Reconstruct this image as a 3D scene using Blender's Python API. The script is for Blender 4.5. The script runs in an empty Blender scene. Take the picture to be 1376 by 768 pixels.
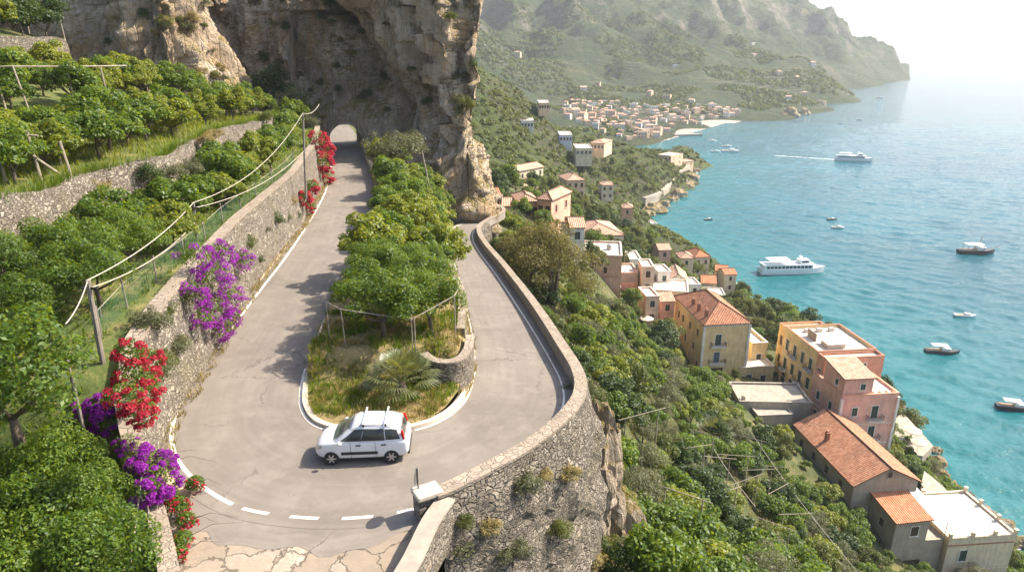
import bpy, bmesh, math, random
import numpy as np
from math import sin, cos, tan, radians, pi, atan2, hypot
from mathutils import Vector, Matrix, noise
random.seed(7); rng = np.random.default_rng(7)
D = bpy.data; S = bpy.context.scene; COL = S.collection

# ------------------------------------------------------------------ camera, world, sun, exposure
CAM_H = 14.3; F = 917.0; PT = radians(19.0)
cam = D.objects.new('camera', D.cameras.new('camera')); COL.objects.link(cam); S.camera = cam
cam.location = (0, 0, CAM_H); cam.rotation_euler = (radians(90) - PT, 0, 0)
cam.data.sensor_width = 36; cam.data.lens = F / 1376 * 36; cam.data.clip_start = .1; cam.data.clip_end = 30000
SUN_AZ, SUN_EL = radians(72), radians(46)
W = D.worlds.new('World'); S.world = W; W.use_nodes = True
_n = W.node_tree.nodes; _bg = _n['Background']
sky = _n.new('ShaderNodeTexSky'); sky.sky_type = 'NISHITA'; sky.sun_disc = False
sky.sun_elevation = SUN_EL; sky.sun_rotation = SUN_AZ; sky.altitude = 80; sky.dust_density = 3.0; sky.air_density = 1.0
W.node_tree.links.new(sky.outputs[0], _bg.inputs[0]); _bg.inputs[1].default_value = 0.13
sl = D.lights.new('sun', 'SUN'); sl.energy = 5.0; sl.angle = radians(.53); sl.color = (1, .885, .73)
so = D.objects.new('sun', sl); COL.objects.link(so)
sdir = Vector((sin(SUN_AZ) * cos(SUN_EL), cos(SUN_AZ) * cos(SUN_EL), sin(SUN_EL)))
so.rotation_euler = (-sdir).to_track_quat('-Z', 'Y').to_euler(); so.location = (60, 60, 120)
S.view_settings.view_transform = 'Standard'; S.view_settings.look = 'None'; S.view_settings.exposure = 1.2; S.view_settings.gamma = 1
S.render.engine = 'CYCLES'
cy = S.cycles; cy.use_denoising = True; cy.max_bounces = 6; cy.diffuse_bounces = 4; cy.glossy_bounces = 2
cy.transmission_bounces = 3; cy.transparent_max_bounces = 8; cy.volume_bounces = 0; cy.caustics_reflective = False; cy.caustics_refractive = False
cy.sample_clamp_indirect = 4; cy.sample_clamp_direct = 12; cy.use_adaptive_sampling = True; cy.adaptive_threshold = .02
S.render.use_persistent_data = False

# ------------------------------------------------------------------ pixel -> ray helpers (photo is 1376 x 768)
def ray(px, py):
    a = (px - 688) / F; b = (384 - py) / F
    return Vector((a, cos(PT) + b * sin(PT), -sin(PT) + b * cos(PT)))
def atz(px, py, z):
    d = ray(px, py); t = (z - CAM_H) / d.z
    return Vector((d.x * t, d.y * t, z))
def aty(px, py, y):
    d = ray(px, py); t = y / d.y
    return Vector((d.x * t, y, CAM_H + d.z * t))
def hit(px, py, zf, t0=8.0, t1=900.0):
    d = ray(px, py); t = t0; st = .5
    while t < t1:
        p = Vector((d.x * t, d.y * t, CAM_H + d.z * t))
        if p.z <= zf(p.x, p.y):
            lo, hi = t - st, t
            for _ in range(14):
                m = (lo + hi) / 2; q = Vector((d.x * m, d.y * m, CAM_H + d.z * m))
                if q.z <= zf(q.x, q.y): hi = m
                else: lo = m
            return Vector((d.x * hi, d.y * hi, CAM_H + d.z * hi))
        st = max(.5, t * .01); t += st
    return None
def pix(x, y, z):
    dz = z - CAM_H
    dep = y * cos(PT) - dz * sin(PT); up = y * sin(PT) + dz * cos(PT)
    if dep < .1: return (-9999, -9999)
    return (688 + F * x / dep, 384 - F * up / dep)
def inframe(x, y, z, m=60):
    px, py = pix(x, y, z); return -m < px < 1376 + m and -m < py < 768 + m
def lerp(a, b, t): return a + (b - a) * t
def sstep(a, b, x):
    t = min(1, max(0, (x - a) / (b - a))); return t * t * (3 - 2 * t)

# ------------------------------------------------------------------ object helpers
def tag(o, label=None, cat=None, group=None, kind=None):
    if label: o['label'] = label
    if cat: o['category'] = cat
    if group: o['group'] = group
    if kind: o['kind'] = kind
    return o
def thing(name, label, cat, loc=(0, 0, 0), rz=0, group=None):
    o = D.objects.new(name, None); COL.objects.link(o); o.location = loc; o.rotation_euler = (0, 0, rz); o.empty_display_size = .3
    return tag(o, label, cat, group)
KIDS = {}
class MB:
    def __init__(s): s.v = []; s.f = []; s.uv = []; s.mi = []; s.m = 0
    def face(s, pts, uv=None):
        i = len(s.v); s.v += [tuple(p) for p in pts]; s.f.append(tuple(range(i, i + len(pts)))); s.uv.append(uv); s.mi.append(s.m)
    def idx(s, pts, faces, uvs=None):
        i = len(s.v); s.v += [tuple(p) for p in pts]
        for k, f in enumerate(faces): s.f.append(tuple(i + j for j in f)); s.uv.append(uvs[k] if uvs else None); s.mi.append(s.m)
        return s
    def box(s, x0, x1, y0, y1, z0, z1):
        p = [(x0, y0, z0), (x1, y0, z0), (x1, y1, z0), (x0, y1, z0), (x0, y0, z1), (x1, y0, z1), (x1, y1, z1), (x0, y1, z1)]
        return s.idx(p, [(0, 3, 2, 1), (4, 5, 6, 7), (0, 1, 5, 4), (1, 2, 6, 5), (2, 3, 7, 6), (3, 0, 4, 7)])
    def tube(s, pts, r, n=6, cap=True):
        pts = [Vector(p) for p in pts]; rs = r if isinstance(r, (list, tuple)) else [r] * len(pts); vs = []; fs = []
        for k, p in enumerate(pts):
            d = (pts[min(k + 1, len(pts) - 1)] - pts[max(k - 1, 0)]).normalized()
            a = d.orthogonal().normalized() if k == 0 else (a - d * a.dot(d)).normalized()
            b = d.cross(a)
            vs += [p + (a * cos(2 * pi * j / n) + b * sin(2 * pi * j / n)) * rs[k] for j in range(n)]
        for k in range(len(pts) - 1):
            for j in range(n): fs.append((k * n + j, k * n + (j + 1) % n, (k + 1) * n + (j + 1) % n, (k + 1) * n + j))
        if cap: fs += [tuple(range(n))[::-1], tuple(range((len(pts) - 1) * n, len(pts) * n))]
        return s.idx(vs, fs)
    def lathe(s, prof, n=12, c=(0, 0, 0), axis='z'):
        vs = []; fs = []
        for (r, h) in prof:
            for j in range(n):
                a = 2 * pi * j / n; x, y = r * cos(a), r * sin(a)
                vs.append((c[0] + x, c[1] + y, c[2] + h) if axis == 'z' else (c[0] + x, c[1] + h, c[2] + y))
        for k in range(len(prof) - 1):
            for j in range(n):
                f = (k * n + j, k * n + (j + 1) % n, (k + 1) * n + (j + 1) % n, (k + 1) * n + j)
                fs.append(f if axis == 'z' else f[::-1])
        fs += [tuple(range(n))[::-1], tuple(range((len(prof) - 1) * n, len(prof) * n))]
        return s.idx(vs, fs)
    def prism(s, poly, z0, z1):
        n = len(poly); vs = [(p[0], p[1], z0) for p in poly] + [(p[0], p[1], z1) for p in poly]
        fs = [tuple(range(n))[::-1], tuple(range(n, 2 * n))] + [(j, (j + 1) % n, n + (j + 1) % n, n + j) for j in range(n)]
        return s.idx(vs, fs)
    def grid(s, rows, uv=None, wrap=False):
        n = len(rows[0]); vs = [p for r in rows for p in r]; fs = []; us = []
        for i in range(len(rows) - 1):
            for j in range(n - 1 + wrap):
                k = (j + 1) % n; fs.append((i * n + j, i * n + k, (i + 1) * n + k, (i + 1) * n + j))
                us.append([uv(i, j), uv(i, j + 1), uv(i + 1, j + 1), uv(i + 1, j)] if uv else None)
        return s.idx(vs, fs, us if uv else None)
    def build(s, name, mat, parent=None, smooth=False, label=None):
        me = D.meshes.new(name); me.from_pydata(s.v, [], s.f)
        for m in (mat if isinstance(mat, (list, tuple)) else [mat]): me.materials.append(m)
        if any(s.mi): me.polygons.foreach_set('material_index', s.mi)
        if any(u for u in s.uv):
            l = me.uv_layers.new(name='UVMap'); k = 0; out = np.zeros(len(me.loops) * 2)
            for f, u in zip(s.f, s.uv):
                for q in range(len(f)):
                    if u: out[2 * k] = u[q][0]; out[2 * k + 1] = u[q][1]
                    k += 1
            l.data.foreach_set('uv', out)
        if smooth: me.polygons.foreach_set('use_smooth', [True] * len(me.polygons))
        me.update(); o = D.objects.new(name, me); COL.objects.link(o)
        if parent: o.parent = parent; KIDS.setdefault(parent, []).append(o)
        if label: o['label'] = label
        return o
def npmesh(name, v, f, mat, parent=None, smooth=False):
    """quads from numpy arrays"""
    me = D.meshes.new(name); v = np.asarray(v, np.float32); f = np.asarray(f, np.int32); n = f.shape[1]
    me.vertices.add(len(v)); me.vertices.foreach_set('co', v.ravel())
    me.loops.add(f.size); me.loops.foreach_set('vertex_index', f.ravel())
    me.polygons.add(len(f)); me.polygons.foreach_set('loop_start', np.arange(0, f.size, n, dtype=np.int32))
    me.polygons.foreach_set('loop_total', np.full(len(f), n, np.int32))
    if smooth: me.polygons.foreach_set('use_smooth', np.ones(len(f), bool))
    me.materials.append(mat); me.update(calc_edges=True); me.validate()
    o = D.objects.new(name, me); COL.objects.link(o)
    if parent: o.parent = parent; KIDS.setdefault(parent, []).append(o)
    return o
def copy_tree(o, loc, rz=0, sc=None, label=None, group=None):
    c = o.copy(); COL.objects.link(c); c.location = loc; c.rotation_euler = (0, 0, rz)
    if sc is not None: c.scale = sc if isinstance(sc, (tuple, list)) else (sc, sc, sc)
    if label: c['label'] = label
    if group: c['group'] = group
    def rec(src, dst):
        for ch in KIDS.get(src, []):
            k = ch.copy(); COL.objects.link(k); k.parent = dst; KIDS.setdefault(dst, []).append(k); rec(ch, k)
    rec(o, c); return c
def bevel(o, w=.03, seg=2, ang=35):
    m = o.modifiers.new('b', 'BEVEL'); m.width = w; m.segments = seg; m.limit_method = 'ANGLE'; m.angle_limit = radians(ang); return o

# ------------------------------------------------------------------ materials
class NT:
    def __init__(s, name):
        s.m = D.materials.new(name); s.m.use_nodes = True; s.t = s.m.node_tree; s.n = s.t.nodes; s.b = s.n['Principled BSDF']; s.out = s.n['Material Output']
    def N(s, typ, **kw):
        n = s.n.new('ShaderNode' + typ)
        for k, v in kw.items(): setattr(n, k, v)
        return n
    def L(s, a, b): s.t.links.new(a, b)
    def val(s, n, **kw):
        for k, v in kw.items(): n.inputs[k.replace('_', ' ')].default_value = v
        return n
    def coord(s, kind='Object', scale=(1, 1, 1), rot=(0, 0, 0)):
        c = s.N('TexCoord'); m = s.N('Mapping'); s.L(c.outputs[kind], m.inputs['Vector'])
        m.inputs['Scale'].default_value = scale; m.inputs['Rotation'].default_value = rot; return m.outputs[0]
    def noise(s, vec, scale, detail=5, rough=.6, dist=0):
        n = s.N('TexNoise'); s.L(vec, n.inputs['Vector']); s.val(n, Scale=scale, Detail=detail, Roughness=rough, Distortion=dist); return n.outputs['Fac']
    def vor(s, vec, scale, feature='F1', rnd=1.0, out='Distance'):
        n = s.N('TexVoronoi', feature=feature); s.L(vec, n.inputs['Vector']); s.val(n, Scale=scale, Randomness=rnd); return n.outputs[out]
    def ramp(s, fac, stops, interp='LINEAR'):
        r = s.N('ValToRGB'); s.L(fac, r.inputs[0]); e = r.color_ramp.elements; r.color_ramp.interpolation = interp
        while len(e) < len(stops): e.new(.5)
        for k, (p, c) in enumerate(stops): e[k].position = p; e[k].color = (*c, 1) if len(c) == 3 else c
        return r.outputs[0]
    def grey(s, fac, a, b):
        return s.ramp(fac, [(a, (0, 0, 0)), (b, (1, 1, 1))])
    def mix(s, fac, a, b, blend='MIX'):
        m = s.N('Mix', data_type='RGBA', blend_type=blend)
        for v, i in ((fac, 0), (a, 6), (b, 7)):
            if hasattr(v, 'links'): s.L(v, m.inputs[i])
            else: m.inputs[i].default_value = v if i == 0 else (*v, 1)[:4]
        return m.outputs[2]
    def math(s, op, a, b=0, c=0):
        m = s.N('Math', operation=op)
        for i, v in enumerate((a, b, c)):
            if hasattr(v, 'links'): s.L(v, m.inputs[i])
            else: m.inputs[i].default_value = v
        return m.outputs[0]
    def bump(s, h, strength=.5, dist=.05, prev=None):
        b = s.N('Bump'); s.L(h, b.inputs['Height']); s.val(b, Strength=strength, Distance=dist)
        if prev is not None: s.L(prev, b.inputs['Normal'])
        return b.outputs[0]
    def done(s, col=None, rough=.8, nrm=None, **kw):
        if col is not None:
            if hasattr(col, 'links'): s.L(col, s.b.inputs['Base Color'])
            else: s.b.inputs['Base Color'].default_value = (*col, 1)
        if hasattr(rough, 'links'): s.L(rough, s.b.inputs['Roughness'])
        else: s.b.inputs['Roughness'].default_value = rough
        if nrm is not None: s.L(nrm, s.b.inputs['Normal'])
        for k, v in kw.items(): s.b.inputs[k.replace('_', ' ')].default_value = v
        return s.m
M = {}
def plain(name, col, rough=.6, var=.15, scale=3, bump=0, **kw):
    """a colour broken up by a little dirt"""
    t = NT(name); v = t.coord(); n = t.noise(v, scale, 6, .65)
    c = t.mix(t.grey(n, .3, .75), tuple(x * (1 - var) for x in col), tuple(min(1, x * (1 + var)) for x in col))
    nr = t.bump(t.noise(v, scale * 8, 4), bump, .02) if bump else None
    M[name] = t.done(c, rough, nr, **kw); return M[name]

def m_plaster(name, col, dirt=(.25, .2, .15)):
    t = NT(name); v = t.coord(); vs = t.coord(scale=(1.2, 1.2, .15))
    n = t.noise(v, .5, 6, .65); st = t.noise(vs, 2.2, 5, .6)
    c = t.mix(t.grey(n, .35, .7), tuple(x * .74 for x in col), tuple(min(1, x * 1.08) for x in col))
    c = t.mix(t.math('MULTIPLY', t.grey(st, .50, .74), .55), c, dirt)
    M[name] = t.done(c, .85, t.bump(t.noise(v, 14, 4), .15, .02)); return M[name]
for nm, c in dict(pl_yellow=(.82, .62, .32), pl_ochre=(.80, .54, .25), pl_pink=(.74, .43, .34), pl_coral=(.68, .34, .22), pl_salmon=(.72, .41, .29),
                  pl_cream=(.74, .62, .44), pl_white=(.78, .74, .67), pl_grey=(.42, .355, .275), pl_peach=(.74, .52, .36), pl_blue=(.55, .62, .70), pl_terra=(.42, .17, .10)).items():
    m_plaster(nm, c)
def m_rubble(name, cols, scale=2.6, mortar=(.16, .13, .10), bumpd=.10, edge=.09, stretch=(1, 1, 1.5)):
    """fieldstone masonry: cells with their own tone, recessed joints, lichen"""
    t = NT(name); v0 = t.coord(scale=stretch); w = t.N('TexNoise'); t.L(v0, w.inputs['Vector']); t.val(w, Scale=1.4, Detail=3)
    add = t.N('VectorMath', operation='MULTIPLY_ADD'); t.L(w.outputs['Color'], add.inputs[0]); add.inputs[1].default_value = (.5,) * 3; t.L(v0, add.inputs[2]); v = add.outputs[0]
    e1 = t.vor(v, scale, 'DISTANCE_TO_EDGE'); c1 = t.vor(v, scale, 'F1', 1, 'Color'); e2 = t.math('MULTIPLY', t.vor(v, scale * 1.9, 'DISTANCE_TO_EDGE'), 1.0); c2 = t.vor(v, scale * 1.9, 'F1', 1, 'Color')
    mk = t.grey(t.noise(v0, scale * .45, 3, .6), .49, .51); e = t.math('ADD', t.math('MULTIPLY', e1, t.math('SUBTRACT', 1, mk)), t.math('MULTIPLY', e2, mk)); cell = t.mix(mk, c1, c2)
    sep = t.N('SeparateColor'); t.L(cell, sep.inputs[0])
    c = t.ramp(sep.outputs[0], [(0, cols[0]), (.5, cols[1]), (1, cols[2])])
    fine = t.noise(v0, 9, 6, .7); c = t.mix(t.math('MULTIPLY', t.grey(fine, .4, .7), .4), c, cols[0])
    big = t.noise(v0, .35, 4, .6); c = t.mix(t.math('MULTIPLY', t.grey(big, .5, .72), .45), c, (.20, .17, .08)); mo = t.noise(v0, .8, 6, .65); c = t.mix(t.math('MULTIPLY', t.grey(mo, .5, .75), .55), c, (.12, .10, .075))
    jn = t.math('MULTIPLY', t.math('SUBTRACT', 1, t.grey(e, edge * .2, edge)), t.grey(t.noise(v0, 1.7, 4, .6), .36, .60)); c = t.mix(jn, c, mortar)
    h = t.math('ADD', t.math('MULTIPLY', t.grey(e, 0, edge * 1.8), 1.0), t.math('MULTIPLY', fine, .5))
    M[name] = t.done(c, .9, t.bump(h, 1, bumpd)); return M[name]
m_rubble('rubble', [(.12, .10, .075), (.25, .215, .17), (.38, .335, .275)], 3.6, edge=.075)
m_rubble('rubble_dark', [(.13, .108, .082), (.215, .185, .145), (.32, .28, .225)], 3.5, (.10, .082, .062), .15, .075)
m_rubble('capstone', [(.24, .195, .15), (.30, .245, .19), (.36, .295, .23)], 2.8, (.20, .165, .125), .03, .04)

def m_rock(name, warm=1.0, sc=1.0):
    t = NT(name); v = t.coord(scale=(sc,) * 3); vv = t.coord(scale=(sc, sc, .16 * sc))
    a = t.noise(v, .14, 8, .62, .4); b = t.noise(vv, .55, 8, .65, .6); f = t.noise(v, 2.2, 8, .7)
    c = t.ramp(a, [(.30, (.25, .18, .115)), (.42, (.47, .36, .25)), (.53, (.60, .48, .35)), (.64, (.70, .60, .48)), (.8, (.75, .69, .60))])
    c = t.mix(t.math('MULTIPLY', t.grey(b, .54, .72), .55), c, (.11, .088, .066))           # dark water streaks
    o = t.noise(v, .22, 6, .6, .8); c = t.mix(t.math('MULTIPLY', t.grey(o, .52, .68), .75 * warm), c, (.50, .31, .14))   # ochre stain
    l = t.noise(vv, 1.1, 6, .6, .3); c = t.mix(t.math('MULTIPLY', t.grey(l, .58, .75), .6), c, (.55, .51, .45))         # pale runs
    c = t.mix(t.math('MULTIPLY', t.grey(f, .48, .7), .35), c, (.16, .13, .10))
    g = t.N('NewGeometry'); sp = t.N('SeparateXYZ'); t.L(g.outputs['True Normal'], sp.inputs[0])
    led = t.math('MULTIPLY', t.grey(sp.outputs[2], .28, .6), t.grey(t.noise(v, .6, 5, .6), .38, .55))
    c = t.mix(led, c, t.mix(t.grey(f, .4, .6), (.17, .15, .04), (.33, .24, .08)))            # grass on ledges
    e = t.vor(vv, .9, 'DISTANCE_TO_EDGE'); 
    h = t.math('ADD', t.math('ADD', t.math('MULTIPLY', b, 1.2), f), t.math('MULTIPLY', t.grey(e, 0, .1), .35))
    M[name] = t.done(c, .92, t.bump(h, 1, .9)); return M[name]
m_rock('rock'); m_rock('rock_small', .5, 2.2)

def m_ground(name, stops, sc=.5, fine=7, bumpd=.08):
    t = NT(name); v = t.coord(); a = t.noise(v, sc, 7, .65, .3); b = t.noise(v, fine, 6, .7)
    k = t.math('ADD', t.math('MULTIPLY', a, .65), t.math('MULTIPLY', b, .35))
    M[name] = t.done(t.ramp(k, stops), .95, t.bump(b, .8, bumpd)); return M[name]
m_ground('dirt_grass', [(.36, (.05, .07, .015)), (.46, (.11, .13, .03)), (.52, (.23, .18, .07)), (.60, (.30, .22, .12)), (.7, (.16, .15, .04))])
m_ground('grass_ground', [(.36, (.035, .055, .010)), (.48, (.07, .10, .018)), (.55, (.13, .13, .035)), (.63, (.24, .19, .085))])
m_ground('dry_ground', [(.35, (.10, .09, .03)), (.46, (.22, .17, .07)), (.54, (.30, .22, .10)), (.64, (.14, .14, .035)), (.74, (.25, .19, .10))])
m_ground('sand_verge', [(.35, (.26, .18, .11)), (.5, (.40, .29, .19)), (.65, (.47, .36, .25))], 1.2, 12, .03)
m_ground('slope_ground', [(.36, (.03, .04, .010)), (.48, (.055, .07, .018)), (.57, (.10, .095, .032)), (.64, (.26, .20, .10)), (.72, (.08, .085, .025))], .25, 4, .15)
m_ground('beach_sand', [(.35, (.28, .23, .18)), (.6, (.38, .33, .27))], .05, 1, .1)

def m_asphalt():
    t = NT('asphalt'); v = t.coord(); u = t.coord('UV', (1, .035, 1))
    big = t.noise(v, .22, 6, .6, .3); fine = t.noise(v, 60, 3, .7); tr = t.noise(u, 3.2, 5, .6); pt = t.noise(v, .9, 6, .7)
    c = t.ramp(big, [(.3, (.150, .130, .108)), (.5, (.195, .170, .143)), (.7, (.235, .206, .175))])
    c = t.mix(t.math('MULTIPLY', t.grey(tr, .40, .66), .42), c, (.125, .108, .092))       # worn wheel paths
    c = t.mix(t.math('MULTIPLY', t.grey(pt, .48, .68), .45), c, (.29, .255, .215))
    c = t.mix(t.math('MULTIPLY', t.grey(fine, .45, .6), .30), c, (.09, .08, .07))
    w = t.N('TexNoise'); t.L(v, w.inputs['Vector']); t.val(w, Scale=1.3, Detail=6, Roughness=.7)
    ad = t.N('VectorMath', operation='MULTIPLY_ADD'); t.L(w.outputs['Color'], ad.inputs[0]); ad.inputs[1].default_value = (1.1,) * 3; t.L(v, ad.inputs[2])
    e = t.vor(ad.outputs[0], .24, 'DISTANCE_TO_EDGE'); mask = t.grey(t.noise(v, .22, 3, .5), .49, .57)
    line = t.math('MULTIPLY', t.math('SUBTRACT', 1, t.grey(e, .002, .007)), mask)
    c = t.mix(t.math('MULTIPLY', line, .75), c, (.05, .042, .036))
    h = t.math('SUBTRACT', fine, t.math('MULTIPLY', line, 3))
    M['asphalt'] = t.done(c, .78, t.bump(h, .35, .012))
m_asphalt()
def m_slabs():
    t = NT('old_concrete'); v = t.coord(); w = t.N('TexNoise'); t.L(v, w.inputs['Vector']); t.val(w, Scale=.9, Detail=6, Roughness=.65)
    ad = t.N('VectorMath', operation='MULTIPLY_ADD'); t.L(w.outputs['Color'], ad.inputs[0]); ad.inputs[1].default_value = (1.6,) * 3; t.L(v, ad.inputs[2])
    e = t.vor(ad.outputs[0], .78, 'DISTANCE_TO_EDGE'); cell = t.vor(ad.outputs[0], .78, 'F1', 1, 'Color'); sp = t.N('SeparateColor'); t.L(cell, sp.inputs[0])
    c = t.ramp(sp.outputs[0], [(0, (.24, .20, .155)), (.35, (.285, .24, .19)), (.6, (.32, .275, .22)), (.72, (.40, .35, .285)), (1, (.44, .39, .325))], 'CONSTANT')
    f = t.noise(v, 5, 7, .75); c = t.mix(t.math('MULTIPLY', t.grey(f, .42, .66), .7), c, (.22, .17, .12)); dd = t.noise(v, .9, 6, .7); c = t.mix(t.math('MULTIPLY', t.grey(dd, .45, .62), .7), c, (.30, .235, .17))
    line = t.math('SUBTRACT', 1, t.grey(e, .008, .03)); c = t.mix(t.math('MULTIPLY', line, .7), c, (.09, .075, .055))
    h = t.math('ADD', t.math('MULTIPLY', f, .6), t.math('MULTIPLY', t.math('SUBTRACT', 1, line), 1))
    M['old_concrete'] = t.done(c, .9, t.bump(h, .8, .05))
m_slabs()
def m_paint():
    t = NT('road_paint'); v = t.coord(); n = t.noise(v, 5, 7, .75)
    M['road_paint'] = t.done(t.mix(t.grey(n, .50, .66), (.72, .68, .60), (.36, .32, .27)), .7)
m_paint()
def m_tiles(name, a, b, c_, gap=.34):
    """roman tile: channels down the slope (u), courses across (v), from the roof's own uv in metres"""
    t = NT(name); v = t.coord('UV'); sp = t.N('SeparateXYZ'); t.L(v, sp.inputs[0]); o = t.coord()
    cu = t.math('ABSOLUTE', t.math('SUBTRACT', t.math('FRACT', t.math('DIVIDE', sp.outputs[0], gap)), .5))
    rv = t.math('FRACT', t.math('DIVIDE', sp.outputs[1], .42))
    cells = t.vor(t.coord('UV', (1 / gap, 1 / .42, 1)), 1.0, 'F1', .25, 'Color'); s2 = t.N('SeparateColor'); t.L(cells, s2.inputs[0])
    col = t.ramp(s2.outputs[0], [(0, a), (.5, b), (1, c_)])
    big = t.noise(o, .5, 6, .65); col = t.mix(t.math('MULTIPLY', t.grey(big, .45, .7), .45), col, (.20, .12, .075))
    lich = t.noise(o, 2.5, 6, .7); col = t.mix(t.math('MULTIPLY', t.grey(lich, .58, .75), .5), col, (.40, .33, .23))
    col = t.mix(t.grey(cu, .36, .48), col, tuple(x * .32 for x in a))
    h = t.math('ADD', t.math('MULTIPLY', t.math('SUBTRACT', .5, cu), 1.6), t.math('MULTIPLY', rv, .4))
    M[name] = t.done(col, .85, t.bump(h, 1, .13)); return M[name]
m_tiles('tile_old', (.33, .135, .07), (.44, .19, .10), (.52, .26, .15))
m_tiles('tile_red', (.46, .16, .07), (.55, .21, .10), (.60, .27, .14))
m_tiles('tile_pale', (.52, .29, .19), (.60, .36, .25), (.66, .45, .34))

def m_leaf(name, cols, trans=(.25, .34, .03), tw=.42, gloss=.35, patch=None):
    t = NT(name); g = t.N('NewGeometry'); oi = t.N('ObjectInfo')
    k = t.math('ADD', t.math('MULTIPLY', g.outputs['Random Per Island'], .72), t.math('MULTIPLY', oi.outputs['Random'], .28))
    c = t.ramp(k, [(i / (len(cols) - 1), x) for i, x in enumerate(cols)])
    if patch: c = t.mix(t.math('GREATER_THAN', g.outputs['Random Per Island'], patch[0]), c, patch[1])
    d = t.N('BsdfDiffuse'); t.L(c, d.inputs[0]); tr = t.N('BsdfTranslucent'); tc = t.mix(.55, c, trans); t.L(tc, tr.inputs[0])
    gl = t.N('BsdfGlossy'); gl.inputs['Roughness'].default_value = .5; gl.inputs[0].default_value = (.9, .95, 1, 1)
    fr = t.N('LayerWeight'); fr.inputs[0].default_value = .25; m1 = t.N('MixShader'); m1.inputs[0].default_value = tw; t.L(d.outputs[0], m1.inputs[1]); t.L(tr.outputs[0], m1.inputs[2])
    m2 = t.N('MixShader'); t.L(t.math('MULTIPLY', t.math('ADD', t.math('MULTIPLY', fr.outputs[1], .35), .10), gloss), m2.inputs[0]); t.L(m1.outputs[0], m2.inputs[1]); t.L(gl.outputs[0], m2.inputs[2])
    t.n.remove(t.b); t.L(m2.outputs[0], t.out.inputs[0]); M[name] = t.m; return t.m
m_leaf('leaf_lemon', [(.022, .052, .005), (.050, .104, .007), (.098, .165, .010), (.19, .25, .014)], (.36, .43, .01), .48, .14)
m_leaf('leaf_lemon_yel', [(.060, .10, .008), (.12, .17, .011), (.20, .235, .014), (.31, .30, .018)], (.46, .46, .01), .5, .16)
m_leaf('leaf_dark', [(.018, .038, .006), (.032, .062, .008), (.052, .085, .012)], (.17, .22, .015), .35, .14)
m_leaf('leaf_olive', [(.060, .072, .030), (.10, .108, .045), (.15, .15, .07)], (.30, .29, .07), .35, .16)
m_leaf('leaf_wood', [(.034, .056, .010), (.062, .086, .014), (.10, .120, .020), (.16, .150, .03)], (.28, .30, .02), .42, .12)
m_leaf('leaf_bronze', [(.07, .068, .018), (.12, .11, .028), (.18, .155, .04), (.24, .19, .055)], (.34, .28, .05), .42, .12)
m_leaf('leaf_dry', [(.14, .12, .03), (.24, .19, .055), (.33, .25, .09), (.20, .19, .04)], (.45, .36, .10), .4, .15)
m_leaf('leaf_palm', [(.07, .10, .015), (.13, .15, .025), (.20, .19, .04)], (.38, .36, .05), .4, .5)
m_leaf('bract_purple', [(.16, .010, .22), (.26, .018, .33), (.40, .05, .46)], (.60, .05, .62), .5, .1)
m_leaf('bract_red', [(.30, .012, .03), (.44, .025, .05), (.55, .07, .10)], (.70, .05, .08), .45, .1)
m_leaf('bract_magenta', [(.45, .015, .14), (.6, .03, .2), (.68, .08, .28)], (.8, .06, .3), .5, .1)
m_leaf('lemon_fruit', [(.75, .55, .02), (.8, .62, .04)], (.8, .6, .03), .1, .3)
plain('bark', (.13, .10, .075), .95, .4, 6, .6); plain('pole_wood', (.30, .255, .195), .85, .35, 5, .4); plain('post_grey', (.22, .19, .16), .8, .3, 4, .3)
plain('cable', (.42, .38, .31), .7); plain('concrete', (.34, .30, .245), .9, .3, 1.2, .3); plain('concrete_dark', (.24, .21, .175), .9, .3, 1.0, .3)
plain('white_paint', (.80, .78, .74), .5, .08, 1); plain('shutter_green', (.025, .055, .045), .5, .25, 4); plain('shutter_brown', (.055, .035, .025), .5, .3, 4)
plain('shutter_blue', (.07, .13, .15), .5, .2, 4); plain('iron', (.035, .03, .03), .5, .2, 5); plain('terrace_tile', (.62, .52, .42), .8, .12, 1.5, .1); plain('white_roof', (.50, .465, .41), .8, .1, .8, .1)
plain('kerb_stone', (.52, .45, .36), .85, .2, 2, .3); plain('coping_red', (.36, .17, .11), .85, .25, 2); plain('umbrella_cloth', (.52, .45, .37), .8, .06, 2)
plain('metal_sheet', (.42, .42, .42), .45, .15, 2, Metallic=.5); plain('hull_white', (.78, .78, .77), .35, .05, 1); plain('hull_dark', (.05, .045, .045), .4, .2, 1); plain('hull_blue', (.06, .10, .2), .35, .1, 1)
plain('deck_wood', (.33, .2, .11), .6, .2, 3); plain('canvas', (.72, .68, .62), .8, .06, 2); plain('boat_glass', (.02, .025, .03), .1, 0, 1); plain('buoy_orange', (.7, .15, .03), .5)
plain('sign_back', (.16, .16, .16), .5, .1, 3, Metallic=.6)
def m_net():
    t = NT('green_net'); v = t.coord(); tr = t.N('BsdfTransparent'); mx = t.N('MixShader'); n = t.noise(v, 6, 4)
    t.b.inputs['Base Color'].default_value = (.03, .11, .07, 1); t.b.inputs['Roughness'].default_value = .8
    t.L(t.math('ADD', .06, t.math('MULTIPLY', n, .22)), mx.inputs[0]); t.L(tr.outputs[0], mx.inputs[1]); t.L(t.b.outputs[0], mx.inputs[2]); t.L(mx.outputs[0], t.out.inputs[0]); M['green_net'] = t.m
m_net()
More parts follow.
